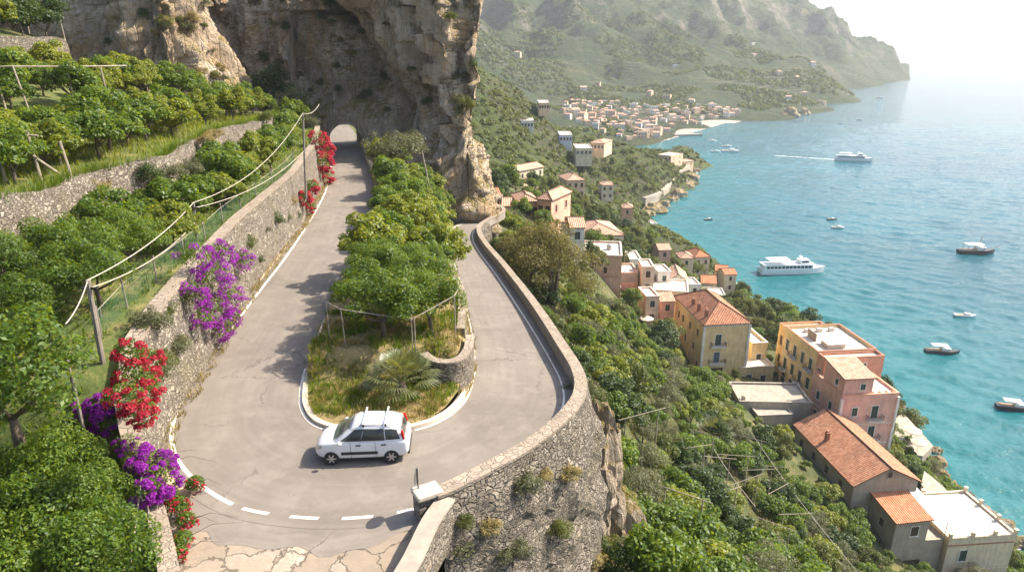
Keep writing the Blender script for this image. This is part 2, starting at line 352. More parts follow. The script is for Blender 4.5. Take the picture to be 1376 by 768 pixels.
# ------------------------------------------------------------------ terrain functions
class RBF:
    def __init__(s, pts, c=6.0):
        P = np.array([(p[0], p[1]) for p in pts], float); Z = np.array([p[2] for p in pts], float); n = len(P); s.P = P; s.c = c
        A = np.zeros((n + 3, n + 3)); A[:n, :n] = s.phi(P); A[:n, n] = 1; A[:n, n + 1:] = P / 100; A[n:, :n] = A[:n, n:].T
        A[:n, :n] += np.eye(n) * .02
        s.w = np.linalg.solve(A, np.r_[Z, 0, 0, 0]); s.n = n
    def phi(s, Q):
        d = np.hypot(Q[:, None, 0] - s.P[None, :, 0], Q[:, None, 1] - s.P[None, :, 1]); return -np.sqrt(d * d + s.c ** 2)
    def __call__(s, Q):
        Q = np.asarray(Q, float).reshape(-1, 2); o = np.zeros(len(Q))
        for i in range(0, len(Q), 20000):
            q = Q[i:i + 20000]; o[i:i + 20000] = s.phi(q) @ s.w[:s.n] + s.w[s.n] + (q / 100) @ s.w[s.n + 1:]
        return o
SEA = -66.0
def roadz(y): return float(np.interp(y, [24.5, 27, 31.5, 40, 49.5, 67, 91, 101, 120], [0, -.25, -1.2, -2.3, -3.7, -5.7, -8, -8.9, -10]))

# right-hand slope down to the sea, and the green headland beyond the cove
near = []
for px, py, z in [(560, 768, -9), (700, 768, -10.5), (860, 745, -15), (800, 768, -12.5), (900, 650, -26), (800, 600, -18), (800, 540, -17), (1000, 700, -38), (1100, 745, -47),
                  (1240, 768, -57), (1150, 672, -50.5), (1080, 600, -49), (1000, 610, -41), (960, 565, -38), (900, 560, -32), (850, 500, -28), (800, 470, -21), (760, 420, -17.5), (730, 298, -15.4), (690, 298, -14.6), (705, 290, -15.6),
                  (720, 345, -14.5), (700, 322, -12.5), (790, 400, -26), (860, 428, -39), (900, 480, -42), (946, 502, -47.3), (1000, 510, -48), (900, 420, -44), (960, 400, -55),
                  (940, 372, -59), (900, 360, -51), (850, 345, -43), (800, 330, -36), (760, 300, -25), (700, 287, -18), (680, 262, -18), (740, 262, -29), (820, 292, -47),
                  (800, 258, -51), (760, 242, -36), (700, 236, -29), (652, 242, -22), (640, 262, -16), (645, 228, -25), (700, 205, -26), (760, 212, -36), (800, 233, -52),
                  (842, 262, -59), (882, 243, -57), (902, 222, -57), (850, 200, -42), (780, 188, -35), (720, 165, -21), (650, 130, -6), (1190, 615, -57), (1110, 520, -52), (1040, 470, -50),
                  (1070, 450, -57)]:
    near.append(tuple(atz(px, py, z)))
shore = [(1420, 800), (1376, 752), (1330, 704), (1282, 662), (1240, 612), (1215, 560), (1160, 490), (1112, 452), (1060, 436), (1030, 424), (1004, 402), (988, 384), (976, 366), (956, 344),
         (925, 326), (893, 306), (868, 290), (858, 283), (880, 277), (905, 262), (933, 232), (932, 216)]
for px, py in shore:
    p = atz(px, py, SEA); near.append((p.x, p.y, SEA + .4))
for (px, py), (ox, oy) in zip(shore, [(14, 0)] * 16 + [(10, -10), (12, -8), (10, -12), (14, -10), (18, -4), (20, 4)]):
    p = atz(px, py, SEA); near.append((p.x + ox, p.y + oy, SEA - 9))
for (px, py), (ox, oy) in zip(shore[17:], [(12, -8), (10, -12), (14, -10), (18, -4), (20, 4)]):
    p = atz(px, py, SEA); n_ = hypot(ox, oy); near.append((p.x - ox / n_ * 7, p.y - oy / n_ * 7, SEA + 9.5))
for px, py, y in [(596, 58, 372), (612, 72, 380), (640, 85, 390), (680, 112, 400), (740, 165, 420), (800, 182, 440), (870, 207, 470), (915, 214, 470)]:
    p = aty(px, py, y); near.append(tuple(p)); near.append((p.x * 1.15, y + 70, p.z - 30 if p.z > -30 else max(-72, p.z - 18)))
near += [(-30, 150, -4), (-60, 250, 4), (-60, 380, 20), (-60, 480, 10), (60, 520, -72), (140, 540, -74), (220, 540, -76), (0, 60, -14), (-10, 30, -12), (3, 27.5, -9.5), (260, 250, -90), (260, 420, -90), (260, 100, -90), (-40, 20, -9)]
hill_rbf = RBF(near, 5.0)
def hill_z(x, y):
    return float(hill_rbf([(x, y)])[0])
# left: terraces above the road
def x0(y): return float(np.interp(y, [14, 16, 20.7, 23.7, 31.5, 41.5, 58.3, 77, 103, 112], [-8.8, -9.9, -12.6, -13.7, -14.9, -16.5, -18.2, -21.3, -27.6, -29]))
def xtop(y): return x0(y) - float(np.interp(y, [16, 21, 27, 35, 60], [.25, 1.5, 1.2, .55, .4]))
def wall_top(y): return float(np.interp(y, [14, 17.5, 19.5, 21, 24, 27, 32, 60, 105], [.6, .8, 1.2, 3.0, 3.9, 4.25, 4.4, 4.4, 5.0]))
def x1(y): return float(np.interp(y, [10, 31, 37, 41, 50, 58, 68, 80, 95, 110], [-22.5, -22, -22.6, -21.3, -23, -24.5, -24.8, -27.2, -31, -34]))
def x2(y): return float(np.interp(y, [10, 38, 44, 50, 62, 80, 100], [-35, -34, -33, -29.5, -31, -34, -37]))
def x3(y): return float(np.interp(y, [10, 50, 60, 70, 76, 85, 100], [-41, -39.5, -40.5, -43, -50, -64, -70]))
def z1(y): return float(np.interp(y, [10, 60, 92, 110], [8.0, 8.0, 6.6, 5.5]))
def z2(y): return float(np.interp(y, [10, 62, 82, 100], [10.2, 10.2, 9.0, 8.0]))
def terr_z(x, y):
    zt = wall_top(y) - .25
    if y < 21: zt = lerp(-.4, zt, sstep(15, 21, y))
    z = zt + min(1.0, max(0, xtop(y) - x) * .06)
    if x < x1(y) - .45: z = z1(y) + min(.9, (x1(y) - x) * .05)
    if x < x2(y) - .45: z = z2(y) + (x2(y) - x) * .20 * (1 - sstep(66, 80, y))
    if x < x3(y) - .45: z = 15.0 + (x3(y) - x) * .25
    return z

def hfield(name, xs, ys, zs, mat, kind='structure', skip=None, smooth=True):
    X, Y = np.meshgrid(xs, ys); v = np.stack([X.ravel(), Y.ravel(), zs.ravel()], 1); nx = len(xs); ny = len(ys)
    i = np.arange(nx * ny).reshape(ny, nx); f = np.stack([i[:-1, :-1].ravel(), i[:-1, 1:].ravel(), i[1:, 1:].ravel(), i[1:, :-1].ravel()], 1)
    if skip is not None:
        c = v[f].mean(1); f = f[~skip(c)]
    o = npmesh(name, v, f, mat, smooth=smooth); o['kind'] = kind; return o

# ------------------------------------------------------------------ sea
def m_sea():
    t = NT('sea_water'); v = t.coord(); v2 = t.coord(scale=(1, 1.8, 1), rot=(0, 0, radians(20)))
    big = t.noise(v, .006, 5, .6, .5); g = t.N('NewGeometry'); sp = t.N('SeparateXYZ'); t.L(g.outputs['Position'], sp.inputs[0])
    c = t.ramp(big, [(.3, (.001, .048, .074)), (.5, (.002, .070, .098)), (.7, (.004, .102, .13))])
    # shallows: along the shore line the water is greener (distance stored on the sheet)
    at = t.N('Attribute', attribute_name='shore'); c = t.mix(t.math('MULTIPLY', at.outputs['Fac'], .75), c, (.012, .15, .155))
    w1 = t.noise(v2, .16, 5, .55, .4); w2 = t.noise(v2, .9, 4, .6, .3); w3 = t.noise(t.coord(scale=(1, 2.6, 1), rot=(0, 0, radians(-14))), .035, 3, .5, .6)
    h = t.math('ADD', t.math('ADD', t.math('MULTIPLY', w1, .5), t.math('MULTIPLY', w2, .22)), t.math('MULTIPLY', w3, 1.6))
    M['sea_water'] = t.done(c, .045, t.bump(h, .6, 1.3), IOR=1.33)
m_sea()
xs = np.r_[np.linspace(-7000, -600, 6), np.linspace(-500, 1500, 30), np.linspace(1800, 7000, 8)]; ys = np.r_[np.linspace(-60, 900, 20), np.linspace(1000, 8800, 40)]
sea2 = hfield('sea_offing', xs, ys, np.full((len(ys), len(xs)), SEA - .9), M['sea_water'])
# wind waves as real relief on the near water: many crossing wave trains
_yr = 58 * (820 / 58.0) ** np.linspace(0, 1, 640); _u = np.linspace(0, 1, 620)
_XX = (.02 * _yr - 6)[:, None] + _u[None, :] * ((.86 * _yr + 40) - (.02 * _yr - 6))[:, None]; _YY = np.repeat(_yr[:, None], len(_u), 1)
_zz = np.zeros_like(_XX); _fade = 1 - np.clip((_yr - 500) / 320, 0, 1)[:, None] * .6
for k in range(46):
    lam = 1.5 * (16 / 1.5) ** rng.random(); th = radians(62) + rng.normal() * .75; kx, ky = 2 * pi / lam * cos(th), 2 * pi / lam * sin(th); st_ = .040 * (1.0 if lam < 7 else .75)
    ph = rng.uniform(0, 6.28); grp = .6 + .4 * np.sin(_XX * rng.uniform(.01, .05) + _YY * rng.uniform(.01, .05) + ph); _zz += st_ * lam / (2 * pi) * np.sin(kx * _XX + ky * _YY + ph + .8 * np.sin(_XX * .07 + k)) * grp
_edge = np.minimum(1, np.minimum(_u, 1 - _u) * 60)[None, :]
sea = npmesh('sea', np.stack([_XX.ravel(), _YY.ravel(), (SEA + _zz * _fade * _edge).ravel()], 1), np.stack([q.ravel() for q in (lambda i: (i[:-1, :-1], i[:-1, 1:], i[1:, 1:], i[1:, :-1]))(np.arange(_XX.size).reshape(_XX.shape))], 1), M['sea_water'], smooth=True); sea['kind'] = 'structure'
_sh = [atz(px, py, SEA) for px, py in shore] + [atz(px, py, SEA) for px, py in [(932, 212), (905, 204), (868, 194), (905, 183), (950, 171), (985, 161), (1040, 161), (1072, 154), (1104, 139)]]
_pl = []
for a, b in zip(_sh[:-1], _sh[1:]): _pl += [a.lerp(b, k / 8) for k in range(8)]
_pl = np.array([(p.x, p.y) for p in _pl]); _d = np.full(_XX.size, 1e9)
for q in _pl: _d = np.minimum(_d, np.hypot(_XX.ravel() - q[0], _YY.ravel() - q[1]))
_at = sea.data.attributes.new('shore', 'FLOAT', 'POINT'); _at.data.foreach_set('value', (np.exp(-_d / 55.0)).astype(np.float32))

# ------------------------------------------------------------------ far coast: mountains behind the village
mt = []
coast = [(868, 194), (905, 183), (950, 171), (985, 161), (1040, 161), (1072, 154), (1104, 139), (1096, 126), (1140, 119), (1182, 111), (1212, 103)]
for px, py in coast: mt.append(tuple(atz(px, py, SEA + (.6 if px < 1000 else .2))))
for (px, py), o in zip(coast, [(30, -40)] * 4 + [(20, -60), (40, -50), (90, -20), (60, -20), (50, -40), (50, -40), (60, -10)]):
    p = atz(px, py, SEA); mt.append((p.x + o[0], p.y + o[1], SEA - 14))
for px, py in coast[-4:]:
    p = atz(px, py, SEA); mt.append((p.x + 130, p.y - 60, SEA - 70)); mt.append((p.x - 45, p.y + 25, SEA + 45))
for px, py, z in [(800, 165, -57), (760, 152, -52), (860, 162, -61), (900, 165, -62), (940, 152, -59), (985, 154, -61)]: mt.append(tuple(atz(px, py, z)))
for px, py, y in [(745, 138, 1000), (800, 130, 1020), (850, 128, 1050), (950, 128, 1010), (1000, 138, 990), (1050, 125, 1060), (1090, 118, 1180), (650, 60, 1100), (700, 40, 1300), (755, 95, 1180), (790, 42, 1400), (850, 60, 1350), (900, 40, 1500),
                  (950, 80, 1300), (1000, 62, 1600), (1040, 88, 1450), (1085, 75, 1750), (600, 0, 1400), (700, -5, 1700), (790, -30, 1900), (900, -25, 2000), (975, -22, 2150), (1010, 0, 2200), (1035, 10, 2230), (1060, 13, 2260),
                  (1118, 20, 2300), (1123, 40, 2310), (1170, 56, 2330), (1203, 75, 2350), (1130, 92, 1720), (1165, 85, 2000), (1190, 88, 2180), (1100, 100, 1350)]: mt.append(tuple(aty(px, py, y)))
mt += [(-300, 900, 60), (-300, 1600, 220), (-300, 2600, 420), (400, 2900, 420), (900, 2900, 330), (1400, 2750, -60), (1800, 2600, -95), (1500, 1600, -95), (1000, 1000, -95), (100, 560, -80), (600, 560, -95), (-200, 570, -20)]
mt_rbf = RBF(mt, 20.0)
xs = np.arange(-420, 1760, 9.0); ys = np.arange(560, 2860, 9.0)
X, Y = np.meshgrid(xs, ys); Z = mt_rbf(np.stack([X.ravel(), Y.ravel()], 1))
out = np.empty_like(Z)
for k, (x, y, z) in enumerate(zip(X.ravel(), Y.ravel(), Z)):
    h = z - SEA
    if h < -6: out[k] = z; continue
    a = min(1, max(0, (h - 10) / 120)); q = Vector((x * .0040 + y * .0013, y * .0026 - x * .001, 0))
    r = noise.ridged_multi_fractal(q, .9, 2.1, 5, 1.0, 2.0) - 1.1; f = noise.fractal(Vector((x * .02, y * .02, 3)), 1, 2, 5)
    out[k] = z + a * (r * 66 + f * 14) + min(1, max(0, h / 8)) * f * 1.6
mzf = out.reshape(Y.shape)
def m_mount(name, sc, terr=.30, cs=((.036, .070, .013), (.065, .108, .020), (.105, .135, .030), (.24, .19, .08))):
    t = NT(name); v = t.coord(); a = t.noise(v, .010 * sc, 8, .65, .4); b = t.noise(v, .09 * sc, 8, .75); g = t.N('NewGeometry'); sp = t.N('SeparateXYZ'); t.L(g.outputs['Normal'], sp.inputs[0])
    pos = t.N('SeparateXYZ'); t.L(g.outputs['Position'], pos.inputs[0])
    c = t.ramp(a, list(zip((.32, .48, .60, .76), cs)))
    c = t.mix(t.math('MULTIPLY', t.grey(b, .42, .62), .75), c, (.028, .040, .014))
    rock = t.math('MULTIPLY', t.math('SUBTRACT', 1, t.grey(sp.outputs[2], .55, .78)), t.grey(t.noise(v, .035 * sc, 6, .7), .36, .55))
    rc = t.ramp(t.noise(v, .06 * sc, 7, .7), [(.3, (.16, .13, .10)), (.6, (.33, .28, .22)), (.8, (.42, .34, .25))]); c = t.mix(rock, c, rc)
    # terraces: dry walls follow the contour
    zz = t.math('ADD', t.math('DIVIDE', pos.outputs[2], 4.2 if sc < 2 else 2.6), t.math('MULTIPLY', t.noise(v, .012 * sc, 3, .5), 3))
    band = t.math('GREATER_THAN', t.math('FRACT', zz), .70); msk = t.math('MULTIPLY', t.grey(t.noise(v, .006 * sc, 3, .5), .46, .56), t.math('SUBTRACT', 1, t.grey(pos.outputs[2], 0, 75)))
    c = t.mix(t.math('MULTIPLY', t.math('MULTIPLY', band, msk), terr * 1.7), c, (.20, .17, .11) if sc < 2 else (.10, .085, .05))
    h = t.math('ADD', t.math('MULTIPLY', b, 1), t.math('MULTIPLY', t.noise(v, .35 * sc, 5, .7), .4))
    M[name] = t.done(c, .95, t.bump(h, 1, 26 / sc)); return M[name]
m_mount('mountain', 1.0, .5)
hfield('mountains', xs, ys, mzf, M['mountain'], skip=lambda c: (c[:, 2] < SEA - 6) | ((c[:, 1] > 2150) & (c[:, 0] > .585 * (c[:, 1] * cos(PT) + (CAM_H - c[:, 2]) * sin(PT)) - 6)))
def mount_z(x, y):
    i = int(round((x + 420) / 9)); j = int(round((y - 560) / 9))
    if 0 <= i < len(xs) and 0 <= j < len(ys): return float(mzf[j, i])
    return -90
MX, MY = xs, ys
def mount_z(x, y):
    i = (x + 420) / 9; j = (y - 560) / 9; a = int(i); b = int(j)
    if not (0 <= a < len(MX) - 1 and 0 <= b < len(MY) - 1): return -90
    u, v = i - a, j - b
    return float(mzf[b, a] * (1 - u) * (1 - v) + mzf[b, a + 1] * u * (1 - v) + mzf[b + 1, a] * (1 - u) * v + mzf[b + 1, a + 1] * u * v)

# ------------------------------------------------------------------ hillside (right slope + headland)
def m_hill():
    t = m_mount('headland', 3.2, .55, ((.060, .095, .016), (.12, .17, .024), (.17, .21, .035), (.28, .24, .09)))
    return t
m_hill()
xs = np.unique(np.r_[np.arange(-64, 110, 1.6), np.arange(110, 270, 3.2)]); ys = np.unique(np.r_[np.arange(14, 150, 1.6), np.arange(150, 300, 2.6), np.arange(300, 560, 3.6)])
X, Y = np.meshgrid(xs, ys); Z = hill_rbf(np.stack([X.ravel(), Y.ravel()], 1)); out = np.empty_like(Z)
for k, (x, y, z) in enumerate(zip(X.ravel(), Y.ravel(), Z)):
    a = min(1, max(0, (z - SEA + 1) / 6)); far = min(1, max(0, (y - 230) / 80))
    n1 = noise.fractal(Vector((x * .12, y * .12, z * .08)), 1, 2, 4); n2 = noise.ridged_multi_fractal(Vector((x * .02, y * .02, 7)), .9, 2.1, 4, 1, 2) - 1.1
    q = z + n1 * lerp(.35, 1.3, far) + far * a * n2 * 3.0
    # terraced steps
    if y > 30:
        s = lerp(2.4, 3.4, far); m = lerp(.35, .6, far) * a; fr = (q / s) % 1; q = lerp(q, (math.floor(q / s) + sstep(.62, .98, fr)) * s, m)
    out[k] = q
HZ = out.reshape(Y.shape); HX, HY = xs, ys
def hz(x, y):
    i = np.searchsorted(HX, x) - 1; j = np.searchsorted(HY, y) - 1
    if not (0 <= i < len(HX) - 1 and 0 <= j < len(HY) - 1): return -90.0
    u = (x - HX[i]) / (HX[i + 1] - HX[i]); v = (y - HY[j]) / (HY[j + 1] - HY[j])
    return float(HZ[j, i] * (1 - u) * (1 - v) + HZ[j, i + 1] * u * (1 - v) + HZ[j + 1, i] * (1 - u) * v + HZ[j + 1, i + 1] * u * v)
def yskip(c): return (c[:, 2] < SEA - 7) | ((c[:, 0] < -4) & (c[:, 1] > 20) & (c[:, 1] < 88) & (c[:, 2] > -9))
def _two(c): return c[:, 1]
hfield('hillside', xs, ys[ys <= 236], HZ[ys <= 236], M['slope_ground'], skip=yskip)
k = np.where(ys <= 236)[0][-1]
hfield('headland_hill', xs, ys[k:], HZ[k:], M['headland'], skip=lambda c: c[:, 2] < SEA - 7)

# ------------------------------------------------------------------ the road
PAIRS = [((447, 188), (484, 188)), ((447, 205), (485, 205)), ((443, 230), (495, 230)), ((437, 255), (502, 255)), ((425, 280), (503, 280)), ((410, 305), (499, 302)), ((383, 345), (482, 345)), ((352, 385), (463, 385)),
         ((310, 440), (437, 440)), ((265, 500), (413, 495)), ((239, 545), (406, 533)), ((228, 580), (410, 554)), ((233, 612), (423, 569)), ((258, 645), (448, 578)), ((302, 675), (475, 582)), ((350, 690), (500, 583)), ((430, 698), (522, 582)),
         ((510, 694), (545, 579)), ((580, 678), (570, 573)), ((640, 648), (590, 565)), ((700, 613), (610, 552)), ((745, 574), (625, 535)), ((763, 545), (633, 515)), ((760, 516), (637, 490)), ((745, 486), (635, 460)), ((718, 440), (629, 430)),
         ((690, 397), (622, 400)), ((665, 362), (613, 365)), ((648, 340), (604, 340)), ((638, 322), (598, 321)), ((640, 310), (604, 309)), ((655, 300), (622, 300)), ((671, 292), (640, 294)), ((669, 285), (641, 288)), ((652, 280), (632, 284)), ((632, 278), (612, 281))]
def on_road(px, py, right):
    if not right: return atz(px, py, 0)
    y = 60
    for _ in range(60):
        p = atz(px, py, roadz(y)); y = lerp(y, p.y, .5)
    return atz(px, py, roadz(y))
OUT = [on_road(*o, k >= 18) for k, (o, i) in enumerate(PAIRS)]; INN = [on_road(*i, k >= 18) for k, (o, i) in enumerate(PAIRS)]
def catmull(P, sub=6):
    o = []
    for k in range(len(P) - 1):
        a, b, c, d = P[max(k - 1, 0)], P[k], P[k + 1], P[min(k + 2, len(P) - 1)]
        for q in range(sub):
            t = q / sub; o.append(.5 * ((2 * b) + (c - a) * t + (2 * a - 5 * b + 4 * c - d) * t * t + (3 * b - a - 3 * c + d) * t ** 3))
    o.append(P[-1].copy()); return o
SUB = 6
OUTC, INNC = catmull(OUT, SUB), catmull(INN, SUB)
# continue through the tunnel
tun_l, tun_r = OUTC[0], INNC[0]
acc = [0]
for k in range(1, len(OUTC)): acc.append(acc[-1] + ((OUTC[k] + INNC[k]) / 2 - (OUTC[k - 1] + INNC[k - 1]) / 2).length)
rows = []
for a, b in zip(OUTC, INNC):
    e = (a - b).normalized() * .45; a2 = a + e; b2 = b - e
    rows.append([a2.lerp(b2, k / 8) + Vector((0, 0, .004)) for k in range(9)])
mb = MB(); mb.grid(rows, uv=lambda i, j: (j * .65, acc[i])); rd = mb.build('road', M['asphalt'], smooth=True); rd['kind'] = 'structure'
mb = MB(); c0 = (OUTC[0] + INNC[0]) / 2; mb.grid([[Vector((c0.x - 2.9 + d * -.30 + j * 1.45, c0.y + d - 2, .0 + (-.002 if d < 3 else 0))) for j in range(5)] for d in np.linspace(0, 46, 16)], uv=lambda i, j: (j * 1.4, i * 3)); o = mb.build('road_beyond_tunnel', M['asphalt']); o['kind'] = 'structure'
# apron of old concrete below the hairpin
apr = [(262, 640), (228, 640), (205, 700), (200, 800), (560, 800), (580, 760), (572, 690), (600, 672), (520, 640), (400, 640)]
mb = MB(); P = [atz(px, py, 0) - Vector((0, 0, .012)) for px, py in apr]; mb.face(P[::-1]); o = mb.build('pavement', M['old_concrete']); o['kind'] = 'structure'
# asphalt lip beyond the dashed line, with a broken edge
lip = []
for k in range(12 * SUB + 2, 19 * SUB):
    p = OUTC[k]; e = (OUTC[k] - INNC[k]).normalized(); w = .45 + 1.05 * sstep(12 * SUB + 2, 14 * SUB, k) * (1 - sstep(16.6 * SUB, 18.6 * SUB, k)); w *= 1 + .28 * noise.noise(Vector((k * .35, 0, 0))); lip.append([p - Vector((0, 0, .004)), p + e * w - Vector((0, 0, .004))])
mb = MB(); mb.grid(lip, uv=lambda i, j: (j * 1.5, i * .6)); o = mb.build('road_edge', M['asphalt']); o['kind'] = 'structure'
# painted lines
def line(name, P, Q, k0, k1, inset, w, dash=None):
    mb = MB(); L = []
    for k in range(k0, k1 + 1):
        e = (Q[k] - P[k]).normalized(); L.append((P[k] + e * inset, P[k] + e * (inset + w)))
    up = Vector((0, 0, .009))
    if not dash:
        mb.grid([[a + up, b + up] for a, b in L])
    else:
        d = 0; segs = []; cur = []
        for k in range(1, len(L)):
            n = 8
            for q in range(n):
                t = q / n; a = L[k - 1][0].lerp(L[k][0], t); b = L[k - 1][1].lerp(L[k][1], t)
                if (d % (dash[0] + dash[1])) < dash[0]: cur.append([a + up, b + up])
                elif cur:
                    if len(cur) > 1: segs.append(cur)
                    cur = []
                d += (L[k][0] - L[k - 1][0]).length / n
        if len(cur) > 1: segs.append(cur)
        for s in segs: mb.grid(s)
    o = mb.build(name, M['road_paint']); o['kind'] = 'structure'
line('road_line', OUTC, INNC, 2, int(14.25 * SUB), 0, .15)
line('road_line', OUTC, INNC, int(14.6 * SUB), int(18.2 * SUB), 0, .14, (1.0, .75))
line('road_line', INNC, OUTC, int(9 * SUB), int(14.0 * SUB), .02, .12)
line('road_line', INNC, OUTC, int(17.6 * SUB), 33 * SUB, .02, .11)
line('road_line', OUTC, INNC, int(20.6 * SUB), int(30 * SUB), .18, .11)

# verge between the road and the left wall
rows = []
for k in range(0, 13 * SUB + 4):
    p = OUTC[k]; e = (OUTC[k] - INNC[k]).normalized(); xw = x0(p.y); a = p + e * .40; b = Vector((xw - .35, p.y, .10))
    if b.x > a.x - .15: b.x = a.x - .15
    rows.append([a + Vector((0, 0, .012)), a.lerp(b, .5) + Vector((0, 0, .05 + .04 * noise.noise(p * .9))), b])
mb = MB(); mb.grid(rows[::-1]); o = mb.build('verge', M['sand_verge'], smooth=True); o['kind'] = 'structure'

# ------------------------------------------------------------------ island inside the hairpin
il = sorted([(p.y, p.x) for p in INN[:16]]); ir = sorted([(p.y, p.x) for p in INN[17:30]])
ymin = min(p.y for p in INN[10:25])
def xl(y): return float(np.interp(y, [a for a, b in il], [b for a, b in il]))
def xr(y): return float(np.interp(y, [a for a, b in ir], [b for a, b in ir]))
def isl_z(x, y):
    if y > 33:
        t_ = min(1, max(0, (x - xl(y)) / max(.5, xr(y) - xl(y)))); a_ = .25 + .8 * (1 - sstep(33, 44, y)); g_ = sstep(34, 50, y)
        return lerp(1.17, lerp(a_, min(a_, roadz(y) + 1.4), sstep(.25, 1, t_)), g_) + .10 * noise.noise(Vector((x * .5, y * .5, 0)))
    f = sstep(28.2, 29.6, y + .10 * (x + 3) ** 2 * .2)
    return .12 + .10 * noise.noise(Vector((x * .5, y * .5, 0))) + 1.05 * f 
rows = []
for y in np.r_[np.linspace(ymin + .18, 34, 36), np.linspace(35, 103, 60)]:
    a, b = xl(y) + .16, xr(y) - .34
    if y > 80: b = max(b, -9)
    if b < a + .1: b = a + .1
    rows.append([Vector((lerp(a, b, j / 18), y, isl_z(lerp(a, b, j / 18), y) * (1 if 0 < j < 18 or y > 35 else .7))) for j in range(19)])
mb = MB(); mb.grid(rows); o = mb.build('island_ground', M['dry_ground'], smooth=True); o['kind'] = 'structure'
def island_z(x, y): return isl_z(x, y)

# left terraces ground
rows = []
for y in np.arange(11, 112, .7):
    xe = x0(y) - .09 * (wall_top(y) + .1) - .2
    rows.append([Vector((xe - q, y, terr_z(xe - q, y) + .10 * noise.noise(Vector(((xe - q) * .6, y * .6, 0))))) for q in np.r_[0, .4, np.arange(.9, 40, .6), np.arange(40, 80, 2)]])
mb = MB(); mb.grid(rows[::-1]); o = mb.build('terrace_ground', M['grass_ground'], smooth=True); o['kind'] = 'structure'
# land behind the tunnel
xs = np.arange(-90, -8, 2.0); ys = np.arange(116, 190, 2.0)
Z = np.array([[max(-.35, (abs(x - (c0.x - .30 * (y - c0.y))) - 3.4) * (.5 if x < c0.x - .3 * (y - c0.y) else .05)) for x in xs] for y in ys]); hfield('ground_beyond_tunnel', xs, ys, Z, M['grass_ground'])
# ------------------------------------------------------------------ walls
def wall_strip(name, label, cat, pts, z0f, z1f, th, mat, capmat=None, cap_h=.10, cap_over=.06, batter=0, nz=6, rough=.05, left=1, group=None, cap_name='coping'):
    """a dry-stone / parapet wall along a plan polyline; left=+1 thickness grows to the left of travel"""
    t = thing(name, label, cat, (pts[0][0], pts[0][1], z0f(0)), 0, group); base = Vector((pts[0][0], pts[0][1], z0f(0)))
    n = len(pts); nor = []
    for k in range(n):
        d = Vector((pts[min(k + 1, n - 1)][0] - pts[max(k - 1, 0)][0], pts[min(k + 1, n - 1)][1] - pts[max(k - 1, 0)][1], 0)).normalized(); nor.append(Vector((-d.y, d.x, 0)) * left)
    rows = []
    for k in range(n):
        p = Vector((pts[k][0], pts[k][1], 0)); a, b = z0f(k), z1f(k); r = []
        for j in range(nz + 1):
            z = lerp(a, b, j / nz); q = p + nor[k] * (batter * (z - a)) + Vector((0, 0, z)); q -= nor[k] * rough * (noise.fractal(q * 1.3, 1, 2, 3)); r.append(q - base)
        tp = p + nor[k] * (batter * (b - a) + th); r.append(tp + Vector((0, 0, b)) - base); r.append(tp + Vector((0, 0, max(a, b - 1.6))) - base); rows.append(r)
    mb = MB(); mb.grid(rows if left > 0 else rows[::-1])
    for r in (rows[0], rows[-1]): mb.face(r if r is rows[0] else r[::-1])
    mb.build('wall_body' if capmat else 'masonry', mat, t)
    if capmat:
        crow = []
        for k in range(n):
            p = Vector((pts[k][0], pts[k][1], 0)); a, b = z0f(k), z1f(k); i = p + nor[k] * (batter * (b - a)); b += .02 * noise.noise(Vector((pts[k][0] * 2, pts[k][1] * 2, 5)))
            A = i - nor[k] * cap_over; B = i + nor[k] * (th + cap_over)
            crow.append([A + Vector((0, 0, b + .004)) - base, A + Vector((0, 0, b + cap_h)) - base, B + Vector((0, 0, b + cap_h)) - base, B + Vector((0, 0, b + .004)) - base])
        mb = MB(); mb.grid(crow if left > 0 else crow[::-1], wrap=True); mb.face(crow[0]); mb.face(crow[-1][::-1]); mb.build(cap_name, capmat, t)
    return t
# road wall on the left: from the tunnel side towards the camera
ysw = np.r_[np.arange(19.4, 40, .5), np.arange(40, 102, 1.2)]
wall_strip('retaining_wall', 'tall rubble stone retaining wall with flat coping running along the left side of the road', 'stone wall', [(x0(y), y) for y in ysw], lambda k: -.1, lambda k: wall_top(ysw[k]), .55,
           M['rubble'], M['capstone'], .12, .05, batter=.09, nz=12, rough=.10, left=1)
P = [atz(px, py, 0) for px, py in [(246, 800), (240, 768), (228, 720), (214, 680), (205, 655)]]; P = catmull(P, 6)
wall_strip('garden_wall', 'low crumbling stone wall at the bottom left beside the concrete apron', 'stone wall', [(p.x, p.y) for p in P], lambda k: -.1, lambda k: .75, .45, M['rubble'], M['capstone'], .10, .04, nz=5, rough=.08, left=1)
# outer parapet and the great curved retaining wall under it
par = [OUTC[k] + (OUTC[k] - INNC[k]).normalized() * .35 for k in range(int(18.1 * SUB), len(OUTC))]
parz = [p.z for p in par]
def base_rw(k):
    p = par[k]; return min(parz[k] - .5, hz(p.x + .8, p.y) - 1.0, -9.5 if p.y < 40 else 9) if p.y < 80 else parz[k] - 3
wall_strip('parapet_wall', 'curved parapet with tan coping along the outer edge of the descending road', 'stone wall', [(p.x, p.y) for p in par], lambda k: parz[k] - .15, lambda k: parz[k] + .78, .44, M['concrete_dark'], M['capstone'], .12, .06, nz=3, rough=.03, left=-1)
off = []
for k in range(len(par)):
    d = (par[min(k + 1, len(par) - 1)] - par[max(k - 1, 0)]); d.z = 0; d.normalize(); off.append(par[k] + Vector((d.y, -d.x, 0)) * .46)
kk = [k for k in range(len(off)) if off[k].y < 88]
BK = [min(range(len(off)), key=lambda k: abs(pix(off[k].x, off[k].y, 0)[0] - q) + (50 if off[k].y > 30 else 0)) for q in (735, 768)]; print('buttress', BK)
